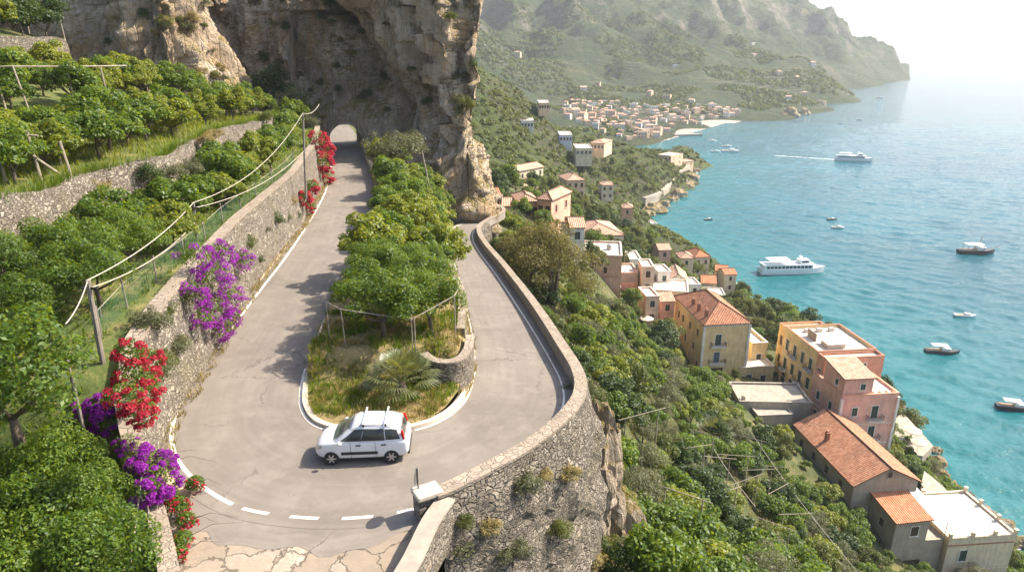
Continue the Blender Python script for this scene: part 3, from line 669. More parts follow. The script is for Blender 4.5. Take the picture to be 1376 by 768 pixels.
def rwside():
    t = thing('retaining_wall', 'massive curved rubble retaining wall holding up the outside of the hairpin bend', 'stone wall', off[0]); base = off[0].copy(); rows = []
    for k in kk:
        p = off[k]; d = (off[min(k + 1, len(off) - 1)] - off[max(k - 1, 0)]); d.z = 0; d.normalize(); nr = Vector((d.y, -d.x, 0)); a, b = base_rw(k), parz[k] + .77; r = []
        for j in range(31):
            z = lerp(b, a, j / 30); q = Vector((p.x, p.y, z)) + nr * ((b - z) * .10); q += nr * min(1, j / 5) * (.28 * noise.fractal(q * .8, 1, 2, 4) + .18 + .5 * abs(noise.noise(Vector((q.x * .28, q.y * .28, q.z * .12))))); r.append(q - base)
        rows.append(r)
    mb = MB(); mb.grid(rows); mb.build('masonry', M['rubble_dark'], t)
    # ledge course
    lrow = []
    for k in [k for k in kk if k < 0]:
        p = off[k]; d = (off[k + 1] - off[max(k - 1, 0)]); d.z = 0; d.normalize(); nr = Vector((d.y, -d.x, 0)); z = parz[k] - 1.25; q = p + nr * .10
        lrow.append([q + nr * -.2 + Vector((0, 0, z)) - Vector((0, 0, p.z)) - base, q + nr * .22 + Vector((0, 0, z - p.z)) - base, q + nr * .22 + Vector((0, 0, z - p.z - .14)) - base, q - nr * .2 + Vector((0, 0, z - p.z - .14)) - base])
    # buttress of stone at the sea end of the curve
    for (kb, w, dpt) in ():
        p = off[kb]; d = (off[kb + 1] - off[kb - 1]); d.z = 0; d.normalize(); nr = Vector((d.y, -d.x, 0)); rows = []
        for j in range(16):
            z = lerp(parz[kb] - .8, -11, j / 15); o_ = dpt * (.02 + .98 * (j / 15) ** .8); c = Vector((p.x, p.y, z)); ww = w * (.7 + .4 * j / 15)
            rows.append([c - d * ww - nr * .4 - base, c - d * ww * .8 + nr * o_ - base, c + d * ww * .8 + nr * (o_ + .1) - base, c + d * ww - nr * .4 - base])
        rows = [[q + Vector((.10 * noise.noise(q * 1.1), .10 * noise.noise(q * 1.3), 0)) for q in r] for r in rows]
        mb = MB(); mb.grid(rows[::-1]); mb.face(rows[0]); mb.build('buttress', M['rubble_dark'], t)
    return t
big_wall = rwside()
# white end stone of the parapet and the short wall below it at the bottom edge
p = par[0]; t = thing('end_stone', 'pale squared block closing the near end of the road parapet', 'stone block', (p.x - .1, p.y - .15, 0), radians(30)); mb = MB(); mb.box(-.46, .42, -.34, .34, .80, .99); bevel(mb.build('slab', M['kerb_stone'], t), .05); mb = MB(); mb.box(-.40, .36, -.28, .28, -.1, .795); mb.build('pier_masonry', M['rubble'], t)
P = [atz(px, py, 0) for px, py in [(592, 690), (570, 722), (548, 768), (530, 800)]]; P = catmull(P, 5)
wall_strip('parapet_wall', 'short straight parapet going down to the bottom edge beside the concrete apron', 'stone wall', [(p.x, p.y) for p in P], lambda k: -1.4, lambda k: .62, .5, M['rubble'], M['concrete'], .10, .04, nz=6, rough=.05, left=1)
# parapet on the right of the upper road, before the tunnel
P = [INNC[k] + (INNC[k] - OUTC[k]).normalized() * .25 for k in range(0, int(5.3 * SUB))]
wall_strip('parapet_wall', 'narrow parapet on the right of the upper road leading into the tunnel', 'stone wall', [(p.x, p.y) for p in P], lambda k: -.2, lambda k: .95, .35, M['concrete'], M['capstone'], .10, .04, nz=3, rough=.03, left=1)
# island retaining wall along the lower road and curb
P = [INNC[k] + (INNC[k] - OUTC[k]).normalized() * .35 for k in range(int(22.6 * SUB), int(30 * SUB))]
wall_strip('retaining_wall', 'rubble wall holding the lemon grove island above the descending road', 'stone wall', [(p.x, p.y) for p in P], lambda k: P[k].z - .2, lambda k: max(P[k].z + .3, isl_z(P[k].x - .4, P[k].y) + .12), .35, M['rubble'], M['capstone'], .08, .03, batter=.05, nz=6, rough=.07, left=1)
P = catmull([atz(px, py, z) for px, py, z in [(637, 470, .4), (634, 492, .3), (622, 508, .25), (602, 515, .2), (580, 512, .2), (566, 502, .2)]], 5)
wall_strip('garden_wall', 'small curved dry stone wall behind the dwarf palm on the island', 'stone wall', [(p.x, p.y) for p in P], lambda k: -.3, lambda k: 1.15, .35, M['rubble'], M['capstone'], .08, .03, nz=5, rough=.08, left=-1)
P = [INNC[k] + (INNC[k] - OUTC[k]).normalized() * .02 for k in range(int(8.6 * SUB), int(22.8 * SUB))]
wall_strip('kerb', 'pale stone kerb rimming the island around the inside of the hairpin', 'kerb', [(p.x, p.y) for p in P], lambda k: P[k].z - .05, lambda k: P[k].z + .15, .22, M['kerb_stone'], nz=1, rough=.012, left=1)
# terrace walls on the left hillside
def terrace(label, xf, ya, yb, zb, zt, st=.7, mat='rubble'):
    yy = np.arange(ya, yb, st); wall_strip('terrace_wall', label, 'stone wall', [(xf(y) + .42 + .12 * noise.noise(Vector((y * .3, 2, 0))), y) for y in yy], lambda k: zb(yy[k]), lambda k: zt(yy[k]) + .25 * noise.noise(Vector((yy[k] * .35, 9, 0))), .95, M[mat], nz=8, rough=.16, batter=.09, left=1)
terrace('lower dry stone terrace wall behind the lemon trees above the road', x1, 24, 96, lambda y: terr_z(x1(y) + .3, y) - .3, lambda y: terr_z(x1(y) - .5, y) + .1)
terrace('middle dry stone terrace wall under the tree row by the timber frame', x2, 36, 90, lambda y: terr_z(x2(y) + .3, y) - .3, lambda y: terr_z(x2(y) - .5, y) + .1)
terrace('uppermost dark stone terrace wall at the top left below the shaded scrub', x3, 44, 82, lambda y: terr_z(x3(y) + .3, y) - .3, lambda y: terr_z(x3(y) - .5, y) + .3, mat='rubble_dark')

# ------------------------------------------------------------------ the cliff with the tunnel
def curtain(name, label, plan, ztop, zbase, ncol, nrow, lean, tunnel=None, amp=1.0, seed=0, mat='rock'):
    P = catmull([Vector((a, b, 0)) for a, b in plan], 24); L = [0]
    for k in range(1, len(P)): L.append(L[-1] + (P[k] - P[k - 1]).length)
    xs_ = np.interp(np.linspace(0, L[-1], ncol), L, [p.x for p in P]); ys_ = np.interp(np.linspace(0, L[-1], ncol), L, [p.y for p in P])
    rows = []; prm = []; sd = Vector((seed * 13.1, seed * 7.7, 0))
    for i in range(ncol):
        k0, k1 = max(i - 2, 0), min(i + 2, ncol - 1); d = Vector((xs_[k1] - xs_[k0], ys_[k1] - ys_[k0], 0)).normalized(); nr = Vector((d.y, -d.x, 0)); s = L[-1] * i / (ncol - 1); r = []; zt = ztop(s / L[-1]); zb = zbase(s / L[-1])
        for j in range(nrow):
            z = lerp(zb, zt, j / (nrow - 1)); h = max(0, z - (float(np.interp(s / L[-1], [0, .59, .68, 1], [4.6, 4.6, -6, -6])) if tunnel else zb)); q = Vector((xs_[i], ys_[i], z)); tq = q + sd
            big = noise.fractal(Vector((tq.x * .10, tq.y * .10, z * .045)), 1, 2, 3) * 4.2
            crack = -abs(noise.noise(Vector((tq.x * .24, tq.y * .24, z * .04)))) * 4.2 + 1.4 - abs(noise.noise(Vector((tq.x * .75, tq.y * .75, z * .10 + 3)))) * 1.3
            rid = (noise.ridged_multi_fractal(Vector((tq.x * .17, tq.y * .17, z * .055)), .8, 2.2, 5, 1.0, 2.0) - 1.2) * 1.7
            slab = noise.cell(Vector((tq.x * .22 + .4 * noise.noise(tq * .3), tq.y * .22, z * .10))) * 1.5
            med = noise.fractal(Vector((tq.x * .45, tq.y * .45, z * .22)), .7, 2, 6) * 1.4
            o = (big + crack + slab + med + rid) * amp
            if tunnel:
                dt = hypot(q.x - tunnel[0], q.y - tunnel[1]); o = o * sstep(2.2, 11, hypot(dt, max(0, z - 1.5))) 
            ln = lean(s / L[-1]); back = ln * h + .35 * max(0, z - 24)
            r.append(q + nr * (o - back)); prm.append((s, z))
        rows.append(r)
    t = thing(name, label, 'cliff', (plan[len(plan) // 2][0], plan[len(plan) // 2][1], 0)); base = t.location
    skip = set()
    if tunnel:
        st = min(range(ncol), key=lambda i: hypot(xs_[i] - tunnel[0], ys_[i] - tunnel[1])); s0 = L[-1] * st / (ncol - 1)
    mb = MB(); vs = [p - base for r in rows for p in r]; fs = []
    for i in range(ncol - 1):
        for j in range(nrow - 1):
            s = L[-1] * (i + .5) / (ncol - 1); z = (rows[i][j].z + rows[i][j + 1].z) / 2
            if tunnel and abs(s - s0) < tunnel[2] and z < tunnel[3] + math.sqrt(max(0, tunnel[2] ** 2 - (s - s0) ** 2)): continue
            fs.append((i * nrow + j, (i + 1) * nrow + j, (i + 1) * nrow + j + 1, i * nrow + j + 1))
    # broad top
    n0 = len(vs); cen = Vector((sum(xs_) / ncol, sum(ys_) / ncol, 0))
    top = [rows[i][-1] for i in range(ncol)]
    for i in range(ncol):
        k0, k1 = max(i - 3, 0), min(i + 3, ncol - 1); d = Vector((xs_[k1] - xs_[k0], ys_[k1] - ys_[k0], 0)).normalized(); nr = Vector((d.y, -d.x, 0)); vs.append(top[i] - nr * 4 + Vector((0, 0, 1.0)) - base)
    for i in range(ncol - 1): fs.append((i * nrow + nrow - 1, (i + 1) * nrow + nrow - 1, n0 + i + 1, n0 + i))
    mb.idx(vs, fs); mb.build('rock_face', M[mat], t, smooth=True)
    return t
TX, TY = (OUTC[0].x + INNC[0].x) / 2 + 2.6, 106.0
cl = curtain('cliff', 'towering grey and ochre limestone cliff pierced by the road tunnel', [(-66, 112), (-56, 109), (-47, 108), (-41, 107.5), (-37.5, 106.5), (-34, 105.5), (-30, 106), (TX, TY), (-20.5, 104.8), (-16.5, 102), (-12.5, 98), (-8.5, 94.5), (-5.5, 93.5), (-4.2, 97), (-5, 103), (-9, 112), (-14, 121)],
             lambda u: float(np.interp(u, [0, .38, .47, .56, .64, 1], [33, 31, 27, 25, 24, 23.5])) + .8 * sin(u * 40), lambda u: -12 if u > .56 else -1.5, 300, 170, lambda u: float(np.interp(u, [0, .45, .57, .66, .8, 1], [.45, .45, .45, .36, .40, .5])), (TX, TY, 2.6, 1.45), 1.0, 0)
mb = MB()   # tunnel lining
prof = [(-2.85, -.3), (-2.85, 1.45)] + [(2.85 * cos(pi - pi * k / 14), 1.45 + 2.85 * sin(pi - pi * k / 14)) for k in range(15)] + [(2.85, 1.45), (2.85, -.3)]
pin = [(x * .86, z if z < 1.45 else 1.45 + (z - 1.45) * .86) for x, z in prof]
rows = [[Vector((TX + x - cl.location.x - .30 * d, TY + d - cl.location.y, z)) for x, z in pp] for d, pp in ((-.9, prof), (-1.0, prof), (-1.05, pin), (0, pin), (4, pin), (9, pin))]
rows = [[p + Vector((.10 * noise.noise(p * 1.2), .14 * noise.noise(p * 1.5 + Vector((9, 0, 0))), .10 * noise.noise(p * 1.4))) for p in r] for r in rows]
mb.grid(rows); mb.build('tunnel_arch', M['rock'], cl)
b_rock = curtain('rock_buttress', 'pale sunlit limestone buttress rising above the upper lemon terraces', [(-70, 98), (-60, 93), (-53, 90), (-48, 87), (-45, 86), (-41, 87), (-38.5, 91), (-38, 97), (-39.5, 106)], lambda u: 32, lambda u: 5, 170, 120, lambda u: .34, None, .85, 3)
b2 = curtain('rock_outcrop', 'dark shaded rock slope with scrub at the top left', [(-110, 86), (-92, 90), (-76, 93), (-64, 97), (-56, 100)], lambda u: 36, lambda u: 10, 120, 70, lambda u: .5, None, .9, 5)
# outcrops below the hairpin wall
def boulder(name, label, loc, r, seed, mat='rock_small', sub=4, sc=(1, 1, 1)):
    bm = bmesh.new(); bmesh.ops.create_icosphere(bm, subdivisions=sub, radius=1); sd = Vector((seed * 3.7, seed * 1.9, seed))
    for v in bm.verts:
        p = v.co.copy(); d = 1 + .35 * noise.fractal(p * 1.1 + sd, 1, 2, 4) + .25 * (noise.cell(p * 1.6 + sd) - .5); v.co = Vector((p.x * d * r * sc[0], p.y * d * r * sc[1], p.z * d * r * sc[2]))
    me = D.meshes.new(name); bm.to_mesh(me); bm.free(); me.materials.append(M[mat]); o = D.objects.new(name, me); COL.objects.link(o); o.location = loc
    return tag(o, label, 'rock')
lab = ['grey crag under the right end of the curved retaining wall', 'rock spur with dry grass below the parapet bend', 'lower grey crag beside the dirt patch at the bottom centre', 'tall splintered crag hugging the wall below the bend']
for k, (px, py, Y, r, sc) in enumerate([(800, 655, 27.5, 1.5, (1, 1, 1.9)), (805, 610, 29, 1.2, (.8, 1, 2.2)), (825, 725, 29, 1.5, (1.2, 1, 1.3)), (790, 690, 26.4, 1.1, (.9, .9, 2.4))]):
    p = aty(px, py, Y); boulder('rock_crag', lab[k], p, r, k + 2, sc=sc)
# ------------------------------------------------------------------ vegetation
def unit(a): return a / np.maximum(np.linalg.norm(a, axis=1, keepdims=True), 1e-6)
def leaf_quads(c, n, size, asp, droop=.25):
    m = len(c); t = rng.normal(size=(m, 3)); t[:, 2] -= droop; t -= n * (t * n).sum(1, keepdims=True) * .85; t = unit(t); b = np.cross(n, t); b = unit(b); s = (size * rng.uniform(.65, 1.3, m))[:, None]
    v = np.stack([c - t * s * .5, c + b * s * asp * .5 - t * s * .05, c + t * s * .5, c - b * s * asp * .5 - t * s * .05], 1).reshape(-1, 3)
    return v, np.arange(4 * m).reshape(m, 4)
def clump_points(cl, N, up=.5):
    w = np.array([c[3] ** 2 for c in cl]); w /= w.sum(); k = rng.choice(len(cl), N, p=w); C = np.array(cl)[k]
    d = unit(rng.normal(size=(N, 3))); d[:, 2] = np.where(d[:, 2] < -.35, -d[:, 2] * .6, d[:, 2]); d = unit(d); r = C[:, 3] * (1 - .55 * rng.random(N) ** 2.2)
    p = C[:, :3] + d * r[:, None]; n = unit(d * .75 + np.array([0, 0, up]) + rng.normal(size=(N, 3)) * .45); return p, n
def crown_clumps(R, zc, rz, k, cr=(.30, .50), seed=0):
    out = []
    for i in range(k):
        a = rng.uniform(0, 2 * pi); h = rng.uniform(-.55, 1); rr = math.sqrt(max(0, 1 - h * h)) * rng.uniform(.40, 1.0)
        out.append((R * rr * cos(a), R * rr * sin(a), zc + rz * h * rng.uniform(.5, 1.0), R * rng.uniform(*cr) * rng.choice([.7, 1, 1, 1.25])))
    out.append((0, 0, zc, R * .55)); return out
def trunk_mesh(name, parent, H, cl, r=.10, mat='bark', nb=6):
    mb = MB(); b = Vector((rng.uniform(-.1, .1), rng.uniform(-.1, .1), H)); mb.tube([(0, 0, -.35), (b.x * .3, b.y * .4, H * .5), b], [r * 1.35, r, r * .8], 7)
    for k in range(min(nb, len(cl))):
        c = Vector(cl[k][:3]); m = b.lerp(c, .5) + Vector((0, 0, -.12)); mb.tube([b * .96, m, c], [r * .6, r * .4, r * .15], 5)
    return mb.build(name, M[mat], parent, smooth=True)
def make_tree(name, label, cat, R, zc, rz, k, N, size, asp, mat, trunk_h, group=None, up=.5, cr=(.30, .50), tr=.10, fruit=0, bark='bark'):
    t = thing(name, label, cat, (0, 0, -500), 0, group); cl = crown_clumps(R, zc, rz, k, cr); p, n = clump_points(cl, N, up); v, f = leaf_quads(p, n, size, asp)
    trunk_mesh('trunk', t, trunk_h, cl, tr, bark); npmesh('crown', v, f, M[mat], t)
    if fruit:
        p, n = clump_points(cl, fruit, 0); v, f = leaf_quads(np.repeat(p, 2, 0), unit(rng.normal(size=(2 * fruit, 3))), .11, .9); npmesh('fruit', v, f, M['lemon_fruit'], t)
    return t
PROTO = {}
def protos(key, n, **kw): PROTO[key] = [make_tree(**{k: (v(i) if callable(v) else v) for k, v in kw.items()}) for i in range(n)]
USED = set()
def plant(key, loc, sc, label, group=None, rz=None, name=None, cat=None):
    s = PROTO[key][int(rng.integers(len(PROTO[key])))]; rz = rng.uniform(0, 6.28) if rz is None else rz
    scl = (sc * rng.uniform(.92, 1.1), sc * rng.uniform(.92, 1.1), sc * rng.uniform(.88, 1.12))
    if s.name not in USED:
        USED.add(s.name); s.location = loc; s.rotation_euler = (0, 0, rz); s.scale = scl; s['label'] = label
        if group: s['group'] = group
        o = s
    else: o = copy_tree(s, loc, rz, scl, label, group)
    return o
lm = dict(name='lemon_tree', label='x', cat='lemon tree', zc=1.65, rz=1.3, mat='leaf_lemon', trunk_h=.7)
protos('near', 3, **{**lm, 'R': 1.75, 'k': 30, 'N': 11000, 'size': .125, 'asp': .5, 'cr': (.20, .36), 'mat': lambda i: ['leaf_lemon', 'leaf_lemon', 'leaf_lemon'][i]})
protos('mid', 5, **{**lm, 'R': 1.8, 'k': 34, 'N': 5200, 'size': .22, 'asp': .55, 'cr': (.18, .33), 'mat': lambda i: ['leaf_lemon', 'leaf_lemon_yel', 'leaf_lemon', 'leaf_lemon', 'leaf_lemon_yel'][i]})
protos('far', 5, **{**lm, 'name': 'fruit_tree', 'cat': 'fruit tree', 'R': 2.0, 'k': 26, 'N': 3400, 'size': .27, 'asp': .6, 'cr': (.20, .36), 'mat': lambda i: ['leaf_lemon', 'leaf_lemon_yel', 'leaf_lemon', 'leaf_lemon', 'leaf_dark'][i]})
protos('olive', 3, name='olive_tree', label='x', cat='olive tree', R=2.0, zc=2.3, rz=1.5, k=22, N=4200, size=.22, asp=.28, mat='leaf_olive', trunk_h=1.1, cr=(.22, .40))
protos('wood', 5, name='broadleaf_tree', label='x', cat='tree', R=2.6, zc=3.0, rz=2.1, k=20, N=2800, size=.36, asp=.6, mat=lambda i: ['leaf_wood', 'leaf_wood', 'leaf_dark', 'leaf_wood', 'leaf_lemon'][i], trunk_h=1.5, cr=(.24, .44), tr=.16)
protos('bush', 4, name='bush', label='x', cat='bush', R=1.2, zc=.75, rz=.8, k=16, N=2600, size=.15, asp=.4, mat=lambda i: ['leaf_olive', 'leaf_dark', 'leaf_dry', 'leaf_wood'][i], trunk_h=.25, cr=(.25, .45), tr=.05)
protos('dark', 2, name='dark_shrub', label='x', cat='shrub', R=2.6, zc=2.2, rz=2.0, k=24, N=5200, size=.26, asp=.5, mat='leaf_dark', trunk_h=.9, cr=(.22, .4))
BLOCK = []      # (x, y, r) kept clear
def clear(x, y, r): return all((x - a) ** 2 + (y - b) ** 2 > (r + c) ** 2 for a, b, c in BLOCK)
def poisson(cands, d):
    out = []; cell = {}
    for x, y in cands:
        i, j = int(x // d), int(y // d)
        if all((x - a) ** 2 + (y - b) ** 2 > d * d for u in (-1, 0, 1) for w in (-1, 0, 1) for a, b in cell.get((i + u, j + w), [])):
            cell.setdefault((i, j), []).append((x, y)); out.append((x, y))
    return out
def cands(x_0, x_1, y_0, y_1, n): return np.stack([rng.uniform(x_0, x_1, n), rng.uniform(y_0, y_1, n)], 1)
# ------------------------------------------------------------------ white hatchback
def make_car(loc, rz):
    t = thing('parked_car', 'small white five-door hatchback with two roof bars rounding the hairpin', 'car', loc, rz)
    t.name = 'hatchback_car'
    # stations along x (front = +x): x, half width, sill z, shoulder z, crown z
    ST = [(-1.80, .62, .42, .80, .86), (-1.77, .74, .30, .90, .94), (-1.60, .79, .22, .95, .98), (-1.2, .81, .20, .96, .99), (-.6, .815, .19, .96, .98), (0, .815, .19, .95, .97), (.5, .815, .19, .95, .98), (.80, .81, .19, .95, 1.00),
          (1.05, .80, .19, .92, .98), (1.35, .77, .20, .86, .93), (1.60, .70, .22, .78, .85), (1.75, .60, .26, .68, .75), (1.82, .48, .30, .58, .64)]
    rows = []
    for x, w, a, s, c in ST:
        rows.append([(x, -w * .86, a), (x, -w * .985, a + .10), (x, -w, lerp(a, s, .45)), (x, -w * .985, lerp(a, s, .8)), (x, -w * .95, s), (x, -w * .80, lerp(s, c, .7)), (x, -w * .4, c), (x, 0, c + .012),
                     (x, w * .4, c), (x, w * .80, lerp(s, c, .7)), (x, w * .95, s), (x, w * .985, lerp(a, s, .8)), (x, w, lerp(a, s, .45)), (x, w * .985, a + .10), (x, w * .86, a)])
    mb = MB(); mb.grid(rows[::-1], wrap=True); mb.face(rows[0]); mb.face(rows[-1][::-1]); body = mb.build('body', M['car_white'], t, smooth=True)
    ss = body.modifiers.new('s', 'SUBSURF'); ss.levels = ss.render_levels = 2
    # wheel wells cut through the sides
    cut = MB()
    for wx in (-1.13, 1.17):
        for sd in (-1, 1): cut.lathe([(.355, -.26), (.355, .26)], 28, (wx, sd * .80, .30), 'y')
    co = cut.build('wheel_cutter', M['car_black'], None); bo = body.modifiers.new('w', 'BOOLEAN'); bo.object = co; bo.operation = 'DIFFERENCE'; bo.solver = 'EXACT'
    dg = bpy.context.evaluated_depsgraph_get(); me = D.meshes.new_from_object(body.evaluated_get(dg)); body.modifiers.clear(); body.data = me; D.objects.remove(co)
    if len(me.materials) < 1: me.materials.append(M['car_white'])
    for m_ in range(len(me.materials)): me.materials[m_] = M['car_white'] if m_ == 0 else M['car_black']
    mb = MB()   # dark well liners and underside
    mb.box(-1.62, 1.62, -.56, .56, .20, .62); mb.build('underbody', M['car_black'], t)
    # cabin: belt -> roof
    B = [(-1.66, .70), (-1.2, .765), (0.0, .775), (.55, .765), (1.02, .70)]; zb = .955
    T = [(-1.45, .53), (-1.1, .585), (-.15, .60), (.16, .585), (.34, .53)]; zt = 1.475; TZ = [1.385, 1.462, 1.495, 1.475, 1.425]
    rows = []
    for q in np.linspace(0, 1, 7):
        r = []
        for (bx, bw), (tx, tw), zt in zip(B, T, TZ):
            k = q; bulge = .028 * sin(pi * q); r.append((lerp(bx, tx, k), -(lerp(bw, tw, k) + bulge), lerp(zb, zt, k)))
        r += [(x, -y, z) for x, y, z in r[::-1]]; rows.append(r)
    mb = MB(); mb.grid(rows, wrap=True); mb.build('cabin', M['car_white'], t, smooth=True)
    rf = []
    for (tx, tw), zt in zip(T, TZ): rf.append([(tx, -tw, zt - .002), (tx, -tw * .93, zt + .035), (tx, -tw * .5, zt + .075), (tx, 0, zt + .088), (tx, tw * .5, zt + .075), (tx, tw * .93, zt + .035), (tx, tw, zt - .002)])
    rf = [[(p[0] - .03, p[1], TZ[0] - .006) for p in rf[0]]] + rf + [[(p[0] + .05, p[1], TZ[-1] - .006) for p in rf[-1]]]
    mb = MB(); mb.grid(rf[::-1]); mb.build('roof', M['car_white'], t, smooth=True)
    def cab(u, k, sd, o=.010):   # u along the side stations 0..4, k height 0..1
        i = min(3, int(u)); f = u - i; bx, bw = lerp(B[i][0], B[i + 1][0], f), lerp(B[i][1], B[i + 1][1], f); tx, tw = lerp(T[i][0], T[i + 1][0], f), lerp(T[i][1], T[i + 1][1], f)
        return (lerp(bx, tx, k), sd * (lerp(bw, tw, k) + .028 * sin(pi * k) + o), lerp(zb, lerp(TZ[i], TZ[i + 1], f), k))
    for sd in (-1, 1):
        for (u0, u1, k0, k1, nm) in ((.30, 1.215, .10, .86, 'rear_quarter_window'), (1.235, 2.04, .06, .88, 'side_window'), (2.07, 3.62, .06, .88, 'side_window')):
            rows = []
            for k in np.linspace(k0, k1, 5):
                r = [cab(lerp(u0, u1, j / 8) if not (u1 > 3.5 and True) else lerp(u0, lerp(u1, 3.25, (k - k0) / (k1 - k0)), j / 8), k, sd) for j in range(9)]; rows.append(r)
            mb = MB(); mb.grid(rows if sd < 0 else rows[::-1]); mb.build(nm, M['car_glass'], t, smooth=True)
        for u in (2.06, 3.55): w = MB(); w.tube([cab(u, .0, sd, .004), cab(u, .9, sd, .004)], .012, 4); w.build('door_seal', M['car_black'], t)
        mb = MB(); mb.box(-.62, .78, sd * .815 - .022 if sd > 0 else -.837, .837 if sd > 0 else -.793, .44, .56); bevel(mb.build('side_moulding', M['car_black'], t), .015)
        for x in (.02, -.95): mb = MB(); mb.box(x, x + .19, sd * .80 - .02, sd * .80 + .03 if sd > 0 else sd * .80 + .02, .80, .845); mb.v = [(a, b + (-.018 if sd < 0 else .008), c) for a, b, c in mb.v]; bevel(mb.build('door_handle', M['car_black'], t), .012)
        for x in (-.55, .40): mb = MB(); mb.tube([(x, sd * .822, .24), (x + .01, sd * .825, .6), (x + .02, sd * .79, .94)], .007, 4); mb.build('door_gap', M['car_black'], t)
        mb = MB(); mb.lathe([(.02, -.07), (.085, -.05), (.10, .0), (.085, .05), (.02, .06)], 10, (.80, sd * .92, 1.0)); mb.build('wing_mirror', M['car_black'] if False else M['car_white'], t, smooth=True)
        mb = MB(); mb.idx([(1.50, sd * .735, .70), (1.76, sd * .60, .62), (1.74, sd * .56, .74), (1.48, sd * .69, .83), (1.60, sd * .66, .80)], [(0, 1, 2, 4, 3) if sd > 0 else (3, 4, 2, 1, 0)]); mb.v = [(a + .03, b + sd * .03, c + .012) for a, b, c in mb.v]; mb.build('headlight', M['lamp_glass'], t)
        mb = MB(); mb.box(-.05, .05, -.045, .045, -.19, .19); o = mb.build('tail_light', M['lamp_red'], t); o.location = (-1.60, sd * .668, 1.14); o.rotation_euler = (0, radians(12), 0); bevel(o, .03)
        mb = MB(); mb.tube([(-1.2, sd * .565, 1.535), (.1, sd * .575, 1.545)], .014, 5); mb.build('roof_rail', M['car_black'], t)
    ws = [[(lerp(1.055, .415, q), s_ * lerp(.655, .505, q), lerp(.985, 1.415, q)) for s_ in np.linspace(-1, 1, 7)] for q in (0, .25, .5, .75, 1)]
    ws = [[(x + .05 * (1 - (y / .66) ** 2) + .015, y, z + .012) for x, y, z in r] for r in ws]; mb = MB(); mb.grid(ws); mb.build('windscreen', M['windscreen_glass'], t, smooth=True)
    rw = [[(lerp(-1.665, -1.535, q) - .016, s_ * lerp(.60, .48, q), lerp(1.02, 1.35, q)) for s_ in (-1, -.5, 0, .5, 1)] for q in (0, .5, 1)]; mb = MB(); mb.grid(rw[::-1]); mb.build('rear_window', M['car_glass'], t)
    mb = MB(); mb.box(-1.83, -1.74, -.66, .66, .30, .46); bevel(mb.build('rear_bumper', M['car_black'], t), .03); mb = MB(); mb.box(1.70, 1.825, -.50, .50, .25, .38); bevel(mb.build('front_grille', M['car_black'], t), .03)
    for x in (-.95, -.10):
        mb = MB(); mb.box(x - .03, x + .03, -.66, .66, 1.62, 1.65); b = mb.build('roof_bar', M['car_white'], t)
        for sd in (-1, 1): mb = MB(); mb.box(x - .035, x + .035, sd * .60 - .03, sd * .60 + .03, 1.50, 1.60); mb.build('bar_foot', M['car_black'], b)
    mb = MB(); mb.tube([(-1.25, 0, 1.54), (-1.42, 0, 1.72)], [.008, .004], 4); mb.build('aerial', M['car_black'], t)
    for wx in (-1.13, 1.17):
        for sd in (-1, 1):
            w = D.objects.new('wheel', None); COL.objects.link(w); w.parent = t; w.location = (wx, sd * .725, .29); w.empty_display_size = .1; KIDS.setdefault(t, []).append(w)
            mb = MB(); mb.lathe([(.19, -.09), (.27, -.095), (.29, -.07), (.29, .07), (.27, .095), (.19, .09)], 26, axis='y'); mb.build('tyre', M['tyre'], w, smooth=False)
            mb = MB(); mb.lathe([(.195, -.07), (.20, .075), (.185, .08), (.17, .055)][::1], 22, axis='y'); mb.build('rim', M['rim'], w)
            mb = MB(); y = sd * .094
            for k in range(6):
                a = k * pi / 3; c, s_ = cos(a), sin(a); mb.face([(c * .03 - s_ * .035, y, s_ * .03 + c * .035), (c * .185 - s_ * .022, y * .98, s_ * .185 + c * .022), (c * .185 + s_ * .022, y * .98, s_ * .185 - c * .022), (c * .03 + s_ * .035, y, s_ * .03 - c * .035)])
            mb.lathe([(.05, y - .01), (.05, y + .01)], 10, axis='y'); mb.build('spokes', M['rim'], w); mb = MB(); mb.lathe([(.186, -.02), (.186, .02)], 20, (0, sd * .055, 0), 'y'); mb.build('brake_disc', M['car_black'], w)
    for x in (.15, -.75):
        for y in (-.36, .36): mb = MB(); mb.box(x - .08, x + .08, y - .22, y + .22, .7, 1.18); mb.box(x - .05, x + .05, y - .10, y + .10, 1.2, 1.36); bevel(mb.build('seat', M['seat_cloth'], t), .04)
    return t
plain('car_white', (.66, .66, .66), .22, .03, 1, Coat_Weight=.5); plain('car_black', (.018, .018, .018), .5, .2, 3); plain('tyre', (.02, .02, .02), .8, .2, 5); plain('rim', (.45, .45, .46), .35, .1, 3, Metallic=.8)
plain('seat_cloth', (.16, .14, .13), .9); plain('lamp_red', (.55, .012, .012), .15, .1, 4); plain('lamp_glass', (.55, .56, .58), .08, .1, 4, Metallic=.6)
def m_glass(nm, tint, a):
    t = NT(nm); tr = t.N('BsdfTransparent'); tr.inputs[0].default_value = (*tint, 1); mx = t.N('MixShader'); t.b.inputs['Base Color'].default_value = (.02, .025, .025, 1); t.b.inputs['Roughness'].default_value = .05
    mx.inputs[0].default_value = a; t.L(tr.outputs[0], mx.inputs[1]); t.L(t.b.outputs[0], mx.inputs[2]); t.L(mx.outputs[0], t.out.inputs[0]); M[nm] = t.m
m_glass('car_glass', (.5, .5, .48), .62); m_glass('windscreen_glass', (.55, .65, .58), .55)
A = atz(440, 612, 0); Bp = atz(545, 608, 0)
wf, wr = atz(449, 617, 0), atz(530, 614, 0); dirv = (wf - wr); ang = atan2(dirv.y, dirv.x); mid = (wf + wr) / 2; nrm = Vector((-sin(ang), cos(ang), 0))
